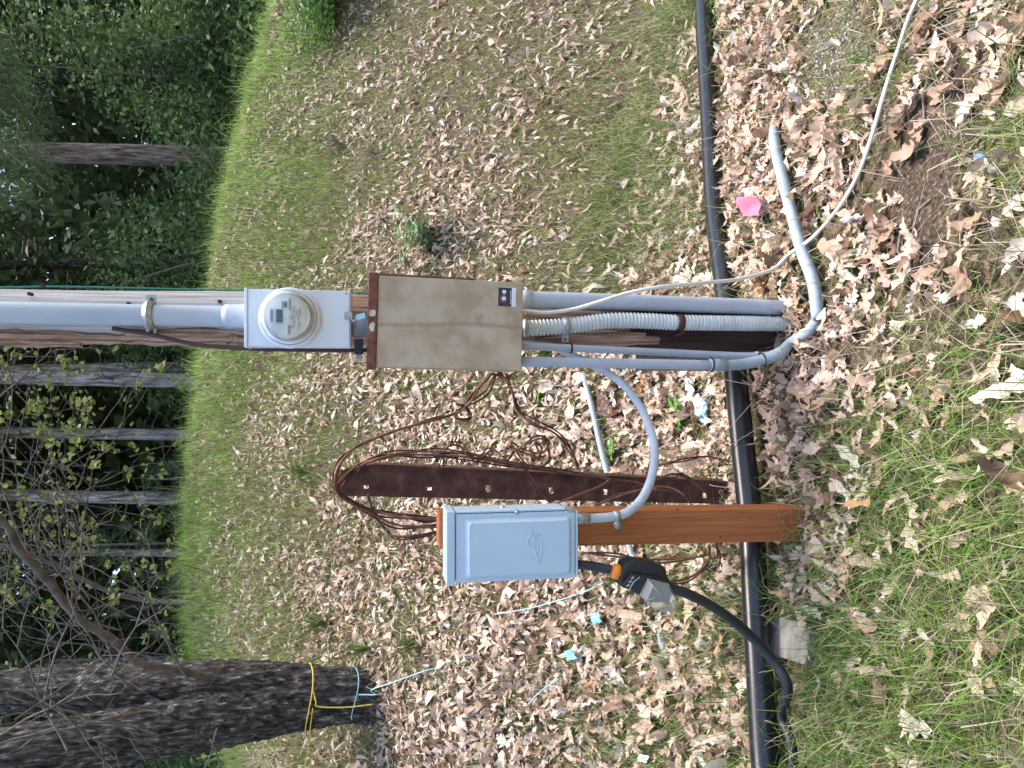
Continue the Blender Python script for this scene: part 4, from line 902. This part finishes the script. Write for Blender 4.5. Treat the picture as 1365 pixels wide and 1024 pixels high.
rosette('small_weed', 820, 601, 9, .06, .03, 'weed', 'small green weed beside the old white pipe', 2, .6)
rosette('small_weed', 1010, 700 - 240, 7, .05, .02, 'weed', 'small weed at the foot of the corrugated conduit', 6, .8)
rosette('small_weed', 722, 530, 8, .055, .03, 'weed', 'green weed below the panel corner and rusty wire', 7, .6)
def sprig(name, x, y, stems, H, leaves, LL, LW, mat, label, seed, spread=.3):
    p = gp(x, y); r_ = random.Random(seed); t = thing(name, label, 'plant', p)
    for s_ in range(stems):
        a_ = r_.uniform(0, 6.28); tip = p + Vector((math.cos(a_) * spread * H * r_.random(), math.sin(a_) * spread * H * r_.random(), H * r_.uniform(.7, 1.1)))
        mid = p.lerp(tip, .5) + Vector((r_.uniform(-.02, .02), r_.uniform(-.02, .02), 0)); P = cat_pts([p - Vector((0, 0, .02)), mid, tip], 10)
        V, F = sweep(P, np.linspace(.004, .0015, 10), 6); st = build('stem', V, F, 'twig', t, True)
        for k in range(leaves):
            q = Vector(P[int(3 + 6.9 * (k / max(1, leaves - 1)))]); b_ = k * 2.4 + r_.random()
            V, F = leafblade(q, (math.cos(b_), math.sin(b_), 0), LL * r_.uniform(.7, 1.2), LW * r_.uniform(.8, 1.2), .35); build('leaf', V, F, mat, st, True)
    return t
sprig('shrub_seedling', 590, 312, 6, .28, 9, .10, .06, 'seedling', 'dark green leafy seedling on the bank beyond the panel', 3, .9)
# grey dry tussock and bare stems
def tussock(name, x, y, nb, L, mat, label, seed, wd=.004, cat='plant'):
    p = gp(x, y); r_ = random.Random(seed); parts = []
    for i in range(nb):
        a_ = r_.uniform(0, 6.28); le = r_.uniform(.2, 1.3); l_ = L * r_.uniform(.6, 1.1); P = [p + Vector((math.cos(a_) * math.sin(le * t) * l_ * t, math.sin(a_) * math.sin(le * t) * l_ * t, math.cos(le * t) * l_ * t)) for t in np.linspace(0, 1, 5)]
        parts.append(sweep(P, np.linspace(wd / 2, wd / 8, 5), 3, False))
    V, F = join(parts); o = build(name, V, F, mat); tag(o, label, cat); return o
tussock('dry_tussock', 460, 192, 70, .26, 'twig', 'grey dry grass tussock high on the bank', 4)
tussock('dry_tussock', 505, 205, 50, .2, 'straw', 'dull straw tussock below the grey one on the bank', 5)
for i, (x, y, l_) in enumerate(((415, 630, .25), (560, 860, .2), (440, 830, .28), (735, 470, .14), (880, 690, .2), (500, 865, .25))):
    tussock('grass_tuft', x, y, 60, l_, 'grass', ['green grass tuft above the wire loop', 'green tuft on leaves left of the twine', 'leafy green tuft beside the big tree', 'small tuft behind the looped conduit', 'grass tuft beside the foot of the iron stake', 'green tuft at the foot of the twin trunk tree'][i], 20 + i)
bs = thing('bare_bramble', 'thin reddish bare bramble stems arching over the bank', 'plant', gp(800, 165))
for (q0, q1, q2, h) in (((800, 168), (755, 140), (672, 100), .16), ((798, 165), (770, 125), (745, 92), .12), ((720, 112), (735, 140), (742, 150), .03)):
    tube('stem', [gp(*q0), gp(*q1, h), gp(*q2, h * .4)], .003, 'rustdark', bs, 16, 6)
# long dry stalks crossing the black pipe
ls = thing('dry_stalk', 'long pale dry grass stalks leaning over the black pipe', 'plant', gp(1000, 600))
for q0, q1, h in (((965, 642), (1035, 535), .12), ((1005, 590), (930, 655), .1), ((1040, 560), (985, 640), .14), ((962, 600), (1040, 590), .1), ((1000, 520), (930, 560), .09), ((985, 830), (1000, 900), .1), ((960, 640), (1000, 650), .1), ((1045, 520), (960, 485), .16), ((1000, 930), (1060, 960), .1), ((960, 930), (1030, 960), .12)):
    a_ = gp(*q0); b_ = gp(*q1); tube('stalk', [a_ + Vector((0, 0, .03)), a_.lerp(b_, .5) + Vector((0, -.02, h)), b_ + Vector((0, 0, h * .7))], .0014, 'straw', ls, 12, 5)

# ------------------------------------------------------------------ trees
def trunk_mesh(P, rad, seg=16, rough=.08, seed=0, ridge=0.):
    V, F = sweep(P, rad, seg); V = np.array(V); P = np.asarray(P); n = len(P); rad = np.broadcast_to(np.asarray(rad, float), (n,))
    ring_ = V[:n * seg].reshape(n, seg, 3); jj, ii = np.meshgrid(np.arange(seg), np.arange(n)); k = 1 + rough * 2.5 * fbm(jj * .8 + seed * 5, ii * .9, seed)
    if ridge: k = k + ridge * (1 - 2.2 * np.abs(fbm(jj * .55 + 3, ii * .22, seed + 9)) * 2 - .5) + ridge * .5 * fbm(jj * 1.3, ii * .6, seed + 4)
    k[:, -1] = (k[:, 0] + k[:, -2]) / 2; k[:, -2] = (k[:, -1] + k[:, -3]) / 2
    ring_ = P[:, None, :] + (ring_ - P[:, None, :]) * k[..., None]
    return ring_.reshape(-1, 3), F
def leafcloud(C, size, aspect, seed, tilt=1.0, nrm=None):
    """leaf shaped kites (6 vertices, folded on the midrib) centred on C"""
    n = len(C); a_ = rng.normal(0, 1, (n, 3)); a_[:, 2] *= .6; a_ /= np.linalg.norm(a_, axis=1)[:, None]
    u_ = rng.normal(0, 1, (n, 3)); u_ = u_ * tilt + np.array([0, 0, 1.]) * (1.2 - min(tilt, 1.1)); s_ = np.cross(a_, u_); s_ /= np.linalg.norm(s_, axis=1)[:, None]; nn = np.cross(s_, a_)
    sz = np.broadcast_to(np.asarray(size, float), (n,))[:, None]; h = aspect
    V = np.stack([C - a_ * sz * .5, C - a_ * sz * .08 + s_ * sz * h * .5 + nn * sz * .08, C + a_ * sz * .5, C - a_ * sz * .08 - s_ * sz * h * .5 + nn * sz * .08], 1)
    F = np.arange(n * 4).reshape(n, 4)
    return V.reshape(-1, 3), F
def catnp(L):
    off = 0; V = []; F = []
    for v, f in L: V.append(v); F.append(np.asarray(f) + off); off += len(v)
    return np.vstack(V), np.vstack(F)

# conifer crown: whorls of drooping sprays, shared by all copies
def crown_mesh(z0, z1, rmax, nb, seed, per=60, size=.16, low=.0):
    r_ = np.random.default_rng(seed); C = []; wood = []
    for b in range(nb):
        t = (b + r_.random()) / nb; z = z0 + (z1 - z0) * t ** .9; L = rmax * (1 - .85 * t) * r_.uniform(.7, 1.15) + .25; a_ = r_.uniform(0, 2 * np.pi)
        s_ = r_.random(per) ** .7; lat = r_.normal(0, .16, per) * L * (1.1 - s_)
        x = np.cos(a_) * L * s_ - np.sin(a_) * lat; y = np.sin(a_) * L * s_ + np.cos(a_) * lat; zz = z + .18 * L * s_ - .38 * L * s_ ** 2 + r_.normal(0, .05, per) - np.abs(lat) * .25
        C.append(np.stack([x, y, zz], -1))
        P = [(np.cos(a_) * L * q, np.sin(a_) * L * q, z + .18 * L * q - .38 * L * q * q) for q in np.linspace(0, .9, 4)]; wood.append(sweep(P, np.linspace(.03, .006, 4), 4, False))
    return np.vstack(C), wood
def mesh_only(name, V, F, mat):
    o = build(name, V, F, mat, None, False, (0, 0, 0)); me = o.data; bpy.data.objects.remove(o); return me
CC, CW = crown_mesh(5.2, 17, 2.6, 80, 3, 70)
V, F = leafcloud(CC, rng.uniform(.18, .42, len(CC)), .38, 1); CROWN = mesh_only('crown', V, F, 'needle')
V, F = join(CW); CRW = mesh_only('crown_branches', V, F, 'branch')
# dead lower twigs on trunks
dt = []; r_ = random.Random(9)
for i in range(26):
    z = r_.uniform(1.2, 7); a_ = r_.uniform(0, 6.28); L_ = r_.uniform(.4, 1.4); P = [(math.cos(a_) * L_ * q, math.sin(a_) * L_ * q, z + L_ * (.1 * q - .35 * q * q) + r_.uniform(-.03, .03)) for q in np.linspace(0, 1, 6)]; dt.append(sweep(P, np.linspace(.012, .003, 6), 4, False))
V, F = join(dt); DTW = mesh_only('dead_twigs', V, F, 'branch')
def addpart(name, me, parent, rz=0, s_=1):
    o = bpy.data.objects.new(name, me); COL.objects.link(o); o.parent = parent; o.rotation_euler = (0, 0, rz); o.scale = (s_, s_, s_); return o
trees = [  # photo y at x = 250, width px, distance, y shift towards the top of the frame, bark, label
 (210, 25, 11.5, -6, 'barkbrown', 'brown barked fir trunk standing alone beyond the meter'),
 (490, 11.5, 13.5, 1, 'bark', 'slim grey trunk directly beside a thicker twin trunk'),
 (509, 18, 12.0, -8, 'bark', 'grey trunk, thicker of the close pair behind the pole'),
 (578, 14.5, 13.0, -3, 'bark', 'grey straight trunk between the pair and the post line'),
 (663, 15, 12.5, -2, 'bark', 'grey straight trunk standing above the iron stake'),
 (738, 9.5, 14.0, 3, 'bark', 'thin grey trunk among the pine saplings'),
 (884, 10.5, 14.0, 4, 'bark', 'thin pale trunk partly hidden beside the leaning tree'),
 (458, 9, 15.5, -14, 'barkdark', 'dark slanting trunk behind the pole'),
 (345, 14, 15.0, 5, 'barkdark', 'dark trunk in the shade right of the pole'),
 (95, 16, 15.0, 8, 'barkdark', 'dark reddish trunk deep in the shrubs'),
 (30, 12, 16.0, -12, 'barkdark', 'dark slanting trunk behind the broadleaf shrub edge'),
 (810, 12, 16.5, -5, 'barkdark', 'shaded trunk behind the bare branches'),
 (540, 10, 17.5, 3, 'barkdark', 'far dark trunk between two grey trunks'),
 (620, 10, 17.0, -2, 'barkdark', 'far dark trunk beyond the pine saplings'),
 (960, 14, 15.5, 2, 'barkdark', 'dark trunk behind the leaning twin tree'),
]
for i, (y, wpx, D, sh, bark, lab) in enumerate(trees):
    p = at(255, y, D); gz = float(ground(p.x, p.y)); p1 = at(0, y + sh, D); dx = (p1.x - p.x) / (p1.z - p.z)
    r_ = .5 * wpx / FPX * (p - Vector((0, 0, CH))).length; t = thing('conifer_tree', lab, 'tree', (p.x, p.y, gz), 'conifers behind the bank')
    H = 18 + (i * 37 % 5); n_ = 26; P = [(p.x + dx * (z + gz - p.z) + .03 * math.sin(z * .5 + i), p.y + .02 * math.sin(z * .7 + 2 * i), gz - .3 + z) for z in np.linspace(0, H, n_)]
    P = np.array(P); V, F = trunk_mesh(P, np.interp(np.linspace(0, 1, n_), [0, .03, .1, 1], [r_ * 1.3, r_ * 1.1, r_ * 1.03, r_ * .15]), 14, .07, i); build('trunk', V, F, bark, t, True)
    addpart('crown', CROWN, t, i * 1.7, .9 + .1 * (i % 3)); addpart('crown_branches', CRW, t, i * 1.7, .9 + .1 * (i % 3)); addpart('dead_twigs', DTW, t, i * 2.3, 1)['kind'] = 'stuff'

# the big twin-stemmed tree on the bank
tb = gp(492, 925); big_t = thing('twin_trunk_tree', 'large dark lichen spotted tree with two stems tied with twine', 'tree', tb)
DB = tb.y
SCB = (tb - Vector((0, 0, CH))).length / FPX
def stem(px, wpx, Y, name, mat='barkdark', seed=1, par=big_t, seg=72, rough=.10, n=150, ridge=.13):
    L = [at(x, y, Y + dy) for x, y, dy in px]; P = cat_pts(L, n); Wp = np.interp(np.linspace(0, 1, n), np.linspace(0, 1, len(wpx)), wpx)
    V, F = trunk_mesh(P, Wp * .5 / FPX * Y, seg, rough, seed, ridge); return build(name, V, F, mat, par, True)
stem([(520, 922, 0), (490, 921, 0), (440, 918, 0), (380, 914, .05), (300, 912, .1), (200, 914, .2), (100, 918, .3), (0, 922, .4), (-200, 930, .6), (-500, 940, 1), (-900, 955, 1.6)], [84, 56, 52, 55, 57, 56, 54, 52, 44, 30, 14], DB, 'trunk', 'barkdark', 2)
stem([(505, 936, .02), (470, 938, 0), (420, 942, -.03), (350, 951, -.06), (260, 966, -.1), (150, 985, -.15), (0, 1008, -.2), (-200, 1035, -.2), (-600, 1090, -.2)], [54, 46, 50, 58, 64, 62, 58, 46, 20], DB, 'leaning_stem', 'barkdark', 5)
stem([(345, 914, .12), (290, 906, .02), (235, 893, -.2), (185, 884, -.35), (150, 852, -.5), (105, 826, -.6), (62, 772, -.75), (28, 736, -.85), (0, 690, -.95), (-60, 660, -1.1), (-160, 600, -1.3)], [12, 10, 9, 8.5, 8, 7, 5, 3], DB, 'limb', 'branch', 7, seg=14, rough=.12, n=40, ridge=0)
# moss patches, knots of the trunk stay in the bark; canopy above the frame
CC2 = []
r2 = np.random.default_rng(8)
for b in range(50):
    a_ = r2.uniform(0, 6.28); zc_ = r2.uniform(6.0, 12); L_ = r2.uniform(.6, 2.3); s_ = r2.random(50)
    CC2.append(np.stack([tb.x - .4 + np.cos(a_) * L_ * s_ + r2.normal(0, .15, 50), tb.y + .6 + np.sin(a_) * L_ * s_ * .7 + r2.normal(0, .15, 50), tb.z + zc_ - .3 * L_ * s_ ** 2 + r2.normal(0, .15, 50)], -1))
V, F = leafcloud(np.vstack(CC2), r2.uniform(.10, .2, 2500), .6, 3); build('crown', V, F, 'broad', big_t)
# bare branches with opening leaves in front of the dark wood (upper part of the frame's left half)
mp_ = thing('budding_maple', 'bare branched young maple with small yellow green opening leaves', 'tree', Vector(gp(262, 800)))
MY = 7.6
rb = random.Random(31); twp = []; LC = []
def branch(x, y, dx, dy, L, r, depth, Y):
    pts = []; k = 7
    for i in range(k):
        pts.append((x, y, Y)); f = L / k; x += dx * f; y += dy * f; dx += rb.uniform(-.28, .28); dy += rb.uniform(-.28, .28); m_ = math.hypot(dx, dy); dx /= m_; dy /= m_; Y += rb.uniform(-.06, .06)
        if depth and i > 1 and rb.random() < (.62 if depth > 1 else .5):
            s_ = rb.choice((-1, 1)); a_ = rb.uniform(.4, 1.0) * s_; branch(x, y, dx * math.cos(a_) - dy * math.sin(a_), dx * math.sin(a_) + dy * math.cos(a_), L * rb.uniform(.4, .65), r * .6, depth - 1, Y)
    P = np.array([list(at(a, b, c)) for a, b, c in pts]); twp.append(sweep(P, np.linspace(r, r * .45, k), 5, False))
    if depth <= 1 and y > 425:
        for q in range(rb.randint(1, 3)): LC.append((P[-1 - q % 3] + np.array([rb.uniform(-.04, .04) for _ in range(3)]), rb.uniform(.04, .085)))
for (x, y, dx, dy, L, r) in [(180, 885, -.7, -.6, 260, .016), (245, 770, -1, -.1, 230, .008), (240, 700, -.9, -.3, 220, .008), (150, 880, -.3, -1, 240, .012), (60, 770, -.2, -1, 220, .012), (100, 835, -.1, -1, 260, .012), (40, 740, -.5, -.9, 240, .012), (200, 800, -.9, -.4, 220, .009), (250, 900, -.8, -.5, 260, .010), (130, 690, -.7, -.7, 200, .008),
   (-20, 640, .5, -.85, 200, .010), (-30, 560, .6, -.6, 190, .010), (-20, 700, .8, -.4, 220, .010), (300, 985, -.9, -.2, 240, .009), (240, 950, -1, -.1, 220, .010), (100, 930, -.8, .4, 160, .008), (-20, 480, .3, .2, 110, .008), (200, 980, -.6, -.7, 240, .009), (60, 900, -.3, .8, 130, .008), (-25, 610, .8, .1, 200, .008), (120, 800, -.5, -.8, 230, .008), (160, 840, -.9, -.2, 230, .008), (230, 860, -.7, -.7, 250, .008), (90, 760, -.3, -.9, 230, .008), (170, 920, -.6, -.7, 240, .008), (60, 860, .6, -.6, 170, .007), (20, 900, .7, -.5, 220, .008), (-20, 830, .8, -.5, 240, .008), (-20, 950, .8, -.3, 240, .008), (100, 980, .3, -.9, 200, .007), (-20, 540, .7, .5, 200, .007)]:
    branch(x, y, dx, dy, L, r, 2, MY + rb.uniform(-.5, .6))
nmaple = len(twp); nleaf = len(LC)
for (x, y, dx, dy, L, r) in [(170, 915, -.6, -.7, 200, .006), (250, 905, -.5, -.8, 220, .006), (120, 960, -.8, -.4, 200, .006), (60, 930, .2, -1, 200, .006), (210, 980, -.9, -.3, 230, .006), (290, 970, -.3, .9, 120, .005), (90, 1000, -.4, -.8, 220, .006), (30, 900, .6, .5, 200, .005), (150, 900, .3, -.9, 170, .005), (20, 960, .7, -.5, 210, .005), (280, 985, .4, .8, 90, .004), (-20, 990, .8, -.4, 240, .006), (-20, 900, .9, .2, 240, .006)]:
    branch(x, y, dx, dy, L, r, 2, DB - .75 + rb.uniform(-.2, .2))
V, F = join(twp[nmaple:]); build('twigs', V, F, 'branch', big_t, True); del twp[nmaple:], LC[nleaf:]
V, F = join(twp); build('branches', V, F, 'branch', mp_, True)
tube('trunk', [gp(262, 800), at(262, 800, MY) + Vector((0, 0, .3)), at(150, 790, MY), at(40, 740, MY), at(-100, 700, MY)], .022, 'branch', mp_, 24, 8)
C = []; S_ = []
for p, s_ in LC:
    for _ in range(rb.randint(2, 4)): C.append(p + np.array([rb.uniform(-.05, .05), rb.uniform(-.05, .05), rb.uniform(-.05, .02)])); S_.append(s_)
V, F = leafcloud(np.array(C), np.array(S_), .75, 5); build('opening_leaves', V, F, 'spring', mp_)

# understory shrubs behind the crest
def shrub_mesh(seed, rx, ry, rz_, n, size, mat, clumps=26):
    r_ = np.random.default_rng(seed); cc = r_.normal(0, .48, (clumps, 3)); cc[:, 2] = np.abs(cc[:, 2]) * 1.3; C = cc[r_.integers(0, clumps, n)] + r_.normal(0, .15, (n, 3))
    C = C * np.array([rx, ry, rz_]); C = C[C[:, 2] > -.1]; V, F = leafcloud(C, r_.uniform(size * .6, size * 1.3, len(C)), .5, seed, .7); stems = []
    for c in cc:
        e_ = c * np.array([rx, ry, rz_]); P = cat_pts([(0, 0, -.6), (e_[0] * .3, e_[1] * .3, e_[2] * .45), tuple(e_)], 7); stems.append(sweep(P, np.linspace(.025, .006, 7), 4, False))
    sv, sf = join(stems); return mesh_only('foliage', V, F, mat), mesh_only('stems', sv, sf, 'twig')
SHR = [shrub_mesh(1, 1.2, 1.0, 1.7, 11500, .088, 'broad', 40), shrub_mesh(2, 1.0, .9, 2.3, 12500, .078, 'broad', 40), shrub_mesh(3, .9, .8, 1.2, 8000, .07, 'broad', 36)]
shr = [(300, 20, 10.2, 0, 1.1), (300, 110, 11.0, 1, 1.15), (290, 165, 12.5, 1, 1.0), (280, 260, 11.5, 0, 1.0), (275, 330, 10.5, 2, 1.2), (270, 385, 11.0, 0, .95), (268, 440, 12.5, 1, .9), (262, 545, 15.0, 2, 1.0), (255, 620, 14.5, 2, .95), (255, 700, 13.5, 2, .8), (255, 770, 14.8, 2, 1.0), (255, 850, 14.0, 0, .9), (270, 930, 12.0, 1, 1.0), (280, 1000, 11.0, 0, 1.0), (290, -60, 12.0, 1, 1.2), (280, 1100, 12.0, 1, 1.1)]
slab = ['broadleaf shrub at the far end of the crest beyond the brown fir', 'tall leafy shrub with bright tips near the frame corner', 'tall dark shrub just beside the brown fir trunk', 'rounded shrub between brown fir and pole', 'low shrub on the crest close to the pole', 'broadleaf shrub right behind the pole', 'dark tall shrub behind the close pair of trunks', 'low shrub behind the third grey trunk', 'low shrub between two straight grey trunks', 'small shrub below the budding branches', 'low shrub behind the thin trunk', 'wide shrub behind the bare limb', 'tall shrub behind the twin trunk tree', 'broad shrub beyond the leaning stem', 'tall shrub cut by the frame edge beyond the fir', 'tall shrub cut by the frame edge past the leaning stem']
for (x, y, D, k, s_), lab in zip(shr, slab):
    p = at(x, y, D); z = float(ground(p.x, p.y)); t = thing('understory_shrub', lab, 'shrub', (p.x, p.y, z + .2), 'shrubs behind the crest'); addpart('foliage', SHR[k][0], t, y * .37, s_); addpart('stems', SHR[k][1], t, y * .37, s_)
# young pines with long needles on the crest
def pine(x, y, D, H, lab, seed):
    p = at(x, y, D); p.z = float(ground(p.x, p.y)); r_ = np.random.default_rng(seed); t = thing('pine_sapling', lab, 'tree', p, 'young pines behind the crest')
    tube('trunk', [p, p + Vector((.02, 0, H))], .012, 'branch', t, 6, 8); C = []
    nd = []
    for b in range(22):
        z = H * (.3 + .7 * b / 22); a_ = r_.uniform(0, 6.28); L_ = .35 * (1.15 - b / 22); e_ = np.array(p) + np.array([math.cos(a_) * L_, math.sin(a_) * L_, z + .15 * L_])
        for q in range(34):
            d = r_.normal(0, 1, 3) + np.array([math.cos(a_) * .8, math.sin(a_) * .8, .5]); d /= np.linalg.norm(d); sd_ = np.cross(d, r_.normal(0, 1, 3)); sd_ /= np.linalg.norm(sd_); l_ = r_.uniform(.12, .2)
            nd.append(np.stack([e_ - sd_ * .003, e_ + sd_ * .003, e_ + d * l_ + sd_ * .001, e_ + d * l_ - sd_ * .001]))
    V = np.vstack(nd); build('needles', V, np.arange(len(V)).reshape(-1, 4), 'needle', t)
pine(240, 640, 9.8, 1.3, 'long needled pine sapling between two grey trunks', 1); pine(240, 725, 9.2, 1.7, 'taller pine sapling under the budding branches', 2); pine(240, 770, 10, 1.2, 'small pine sapling beside the thin trunk', 3)
# low conifer bush on the bank near the top edge
cb = gp(455, 15); t = thing('conifer_bush', 'dense low green conifer bush on the bank at the frame edge', 'bush', cb)
r2 = np.random.default_rng(4); C = r2.normal(0, .2, (5200, 3)) * np.array([1.1, .9, .8]); C[:, 2] = np.abs(C[:, 2]) + .05; C[:, 0] += .1
V, F = leafcloud(C + np.array(cb), r2.uniform(.03, .07, len(C)), .3, 3); build('needles', V, F, 'bushneedle', t)
tube('stem', [cb - Vector((0, 0, .05)), cb + Vector((.05, 0, .35))], .015, 'twig', t, 5, 8)
# pine boughs hanging into the frame beyond the crest
pb = at(-40, 150, 10.5); pt_ = at(250, -110, 10.6); t = thing('pine_tree', 'pine with sunlit boughs drooping in from the top of the forest', 'tree', (pt_.x, pt_.y, float(ground(pt_.x, pt_.y)))); nd = []; wd_ = []
tube('trunk', [Vector((pt_.x, pt_.y, float(ground(pt_.x, pt_.y)) - .3)), Vector((pt_.x, pt_.y, 12))], .16, 'barkbrown', t, 12, 12); tube('limb', [Vector((pt_.x, pt_.y, at(-75, -110, 10.6).z)), at(-70, 60, 10.4), at(-62, 270, 10.2)], .035, 'branch', t, 16, 8)
r2 = np.random.default_rng(12)
for (x0, y0, x1, y1) in [(-60, 60, 45, 120), (-60, 150, 50, 190), (-60, 120, 30, 150), (-60, 210, 55, 235), (-60, 190, 25, 215), (-60, 30, 20, 70), (-60, 250, 30, 262), (-60, 90, 60, 165), (-60, 170, 62, 225)]:
    Yb = 10.2 + r2.uniform(-.8, .8); P = cat_pts([at(x0, y0, Yb), at((x0 + x1) / 2, (y0 + y1) / 2 - 8, Yb - .1), at(x1, y1, Yb - .2)], 14); wd_.append(sweep(P, np.linspace(.02, .005, 14), 5, False))
    for q in range(620):
        i = r2.integers(2, 14); e_ = P[i] + r2.normal(0, .09, 3); d = (P[min(13, i + 1)] - P[i - 1]); d = d / np.linalg.norm(d) + r2.normal(0, .55, 3); d /= np.linalg.norm(d); sd_ = np.cross(d, r2.normal(0, 1, 3)); sd_ /= np.linalg.norm(sd_); l_ = r2.uniform(.1, .2)
        nd.append(np.stack([e_ - sd_ * .004, e_ + sd_ * .004, e_ + d * l_ + sd_ * .001, e_ + d * l_ - sd_ * .001]))
V = np.vstack(nd); build('needles', V, np.arange(len(V)).reshape(-1, 4), 'pineneedle', t); V, F = join(wd_); build('boughs', V, F, 'branch', t, True)
# the far wood: one mass of trunks and foliage closing the view
r2 = np.random.default_rng(77); C = []; wd_ = []
for i in range(230):
    D = r2.uniform(17, 46); x = r2.uniform(-.85, .85) * D; z0 = float(ground(x, D)); H = r2.uniform(12, 20); rr_ = r2.uniform(.07, .2)
    wd_.append(sweep([(x, D, z0 - .5), (x + r2.normal(0, .2), D, z0 + H * .5), (x + r2.normal(0, .4), D, z0 + H)], [rr_, rr_ * .7, .03], 7, False))
    m_ = 560; s_ = r2.random(m_); ang = r2.uniform(0, 6.28, m_); rad = r2.random(m_) ** .6 * 2.1 * (1.05 - s_ * .7); C.append(np.stack([x + np.cos(ang) * rad, D + np.sin(ang) * rad, z0 + .3 + s_ ** .85 * H], -1))
m_ = 85000; D = r2.uniform(16.5, 30, m_); x = r2.uniform(-.8, .8, m_) * D; hh = (2.2 + 3.4 * r2.random(m_)) * (.4 + 1.3 * vnoise(x * .35, D * .3, 5)) * r2.random(m_) ** .6 * 1.6
C.append(np.stack([x, D, ground(x, D) + hh], -1))
V, F = leafcloud(np.vstack(C), r2.uniform(.20, .46, 230 * 560 + m_), .75, 9); o = build('far_forest', V, F, 'needle', None, False, (0, 30, 0)); tag(o, 'dense dark wood filling the view beyond the bank', 'forest', kind='stuff')
V, F = join(wd_); o2 = build('forest_trunks', V, F, 'barkdark', o, True); o2['kind'] = 'stuff'

# ropes on the twin tree
def ringtree(name, x, y0, y1, r, mat, label, extra, tail, cat):
    a_, b_ = at(x, y0, DB), at(x, y1, DB); c = (a_ + b_) / 2; ra = (a_ - b_).length / 2 + .03; t = thing(name, label, cat, c)
    V, F = sweep([c + Vector((ra * math.cos(q), ra * .95 * math.sin(q), .02 * math.sin(q * 2))) for q in np.linspace(0, 2 * math.pi * .99, 40)], r, 6); build('loop', V, F, mat, t, True)
    for L in tail: tube('tail', L, r, mat, t, 8 * len(L), 6)
RB = 55 * .5 / FPX * DB
ringtree('blue_tie', 474, 897, 950, .003, 'twine', 'pale blue twine tied round the foot of the twin tree', 0, [[at(478, 926, DB - RB - .01), at(500, 926, DB - RB - .05), gp(520, 918, .1), gp(545, 908, .08), gp(575, 895, .05), gp(590, 889, .01)]], 'twine')
ringtree('yellow_rope', 415, 894, 970, .0034, 'yrope', 'yellow rope tied round the twin tree with hanging ends', 0, [[at(417, 920, DB - RB - .02), at(421, 935, DB - RB - .06), at(424, 942, DB - RB - .05), at(460, 943, DB - RB - .06), at(497, 939, DB - RB - .06)], [at(417, 944, DB - RB - .03), at(413, 975, DB - .15), at(411, 1000, DB - .1), at(404, 1030, DB - .1)]], 'rope')
print('TRIS', sum(len(o.data.polygons) for o in sc.objects if o.type == 'MESH'))
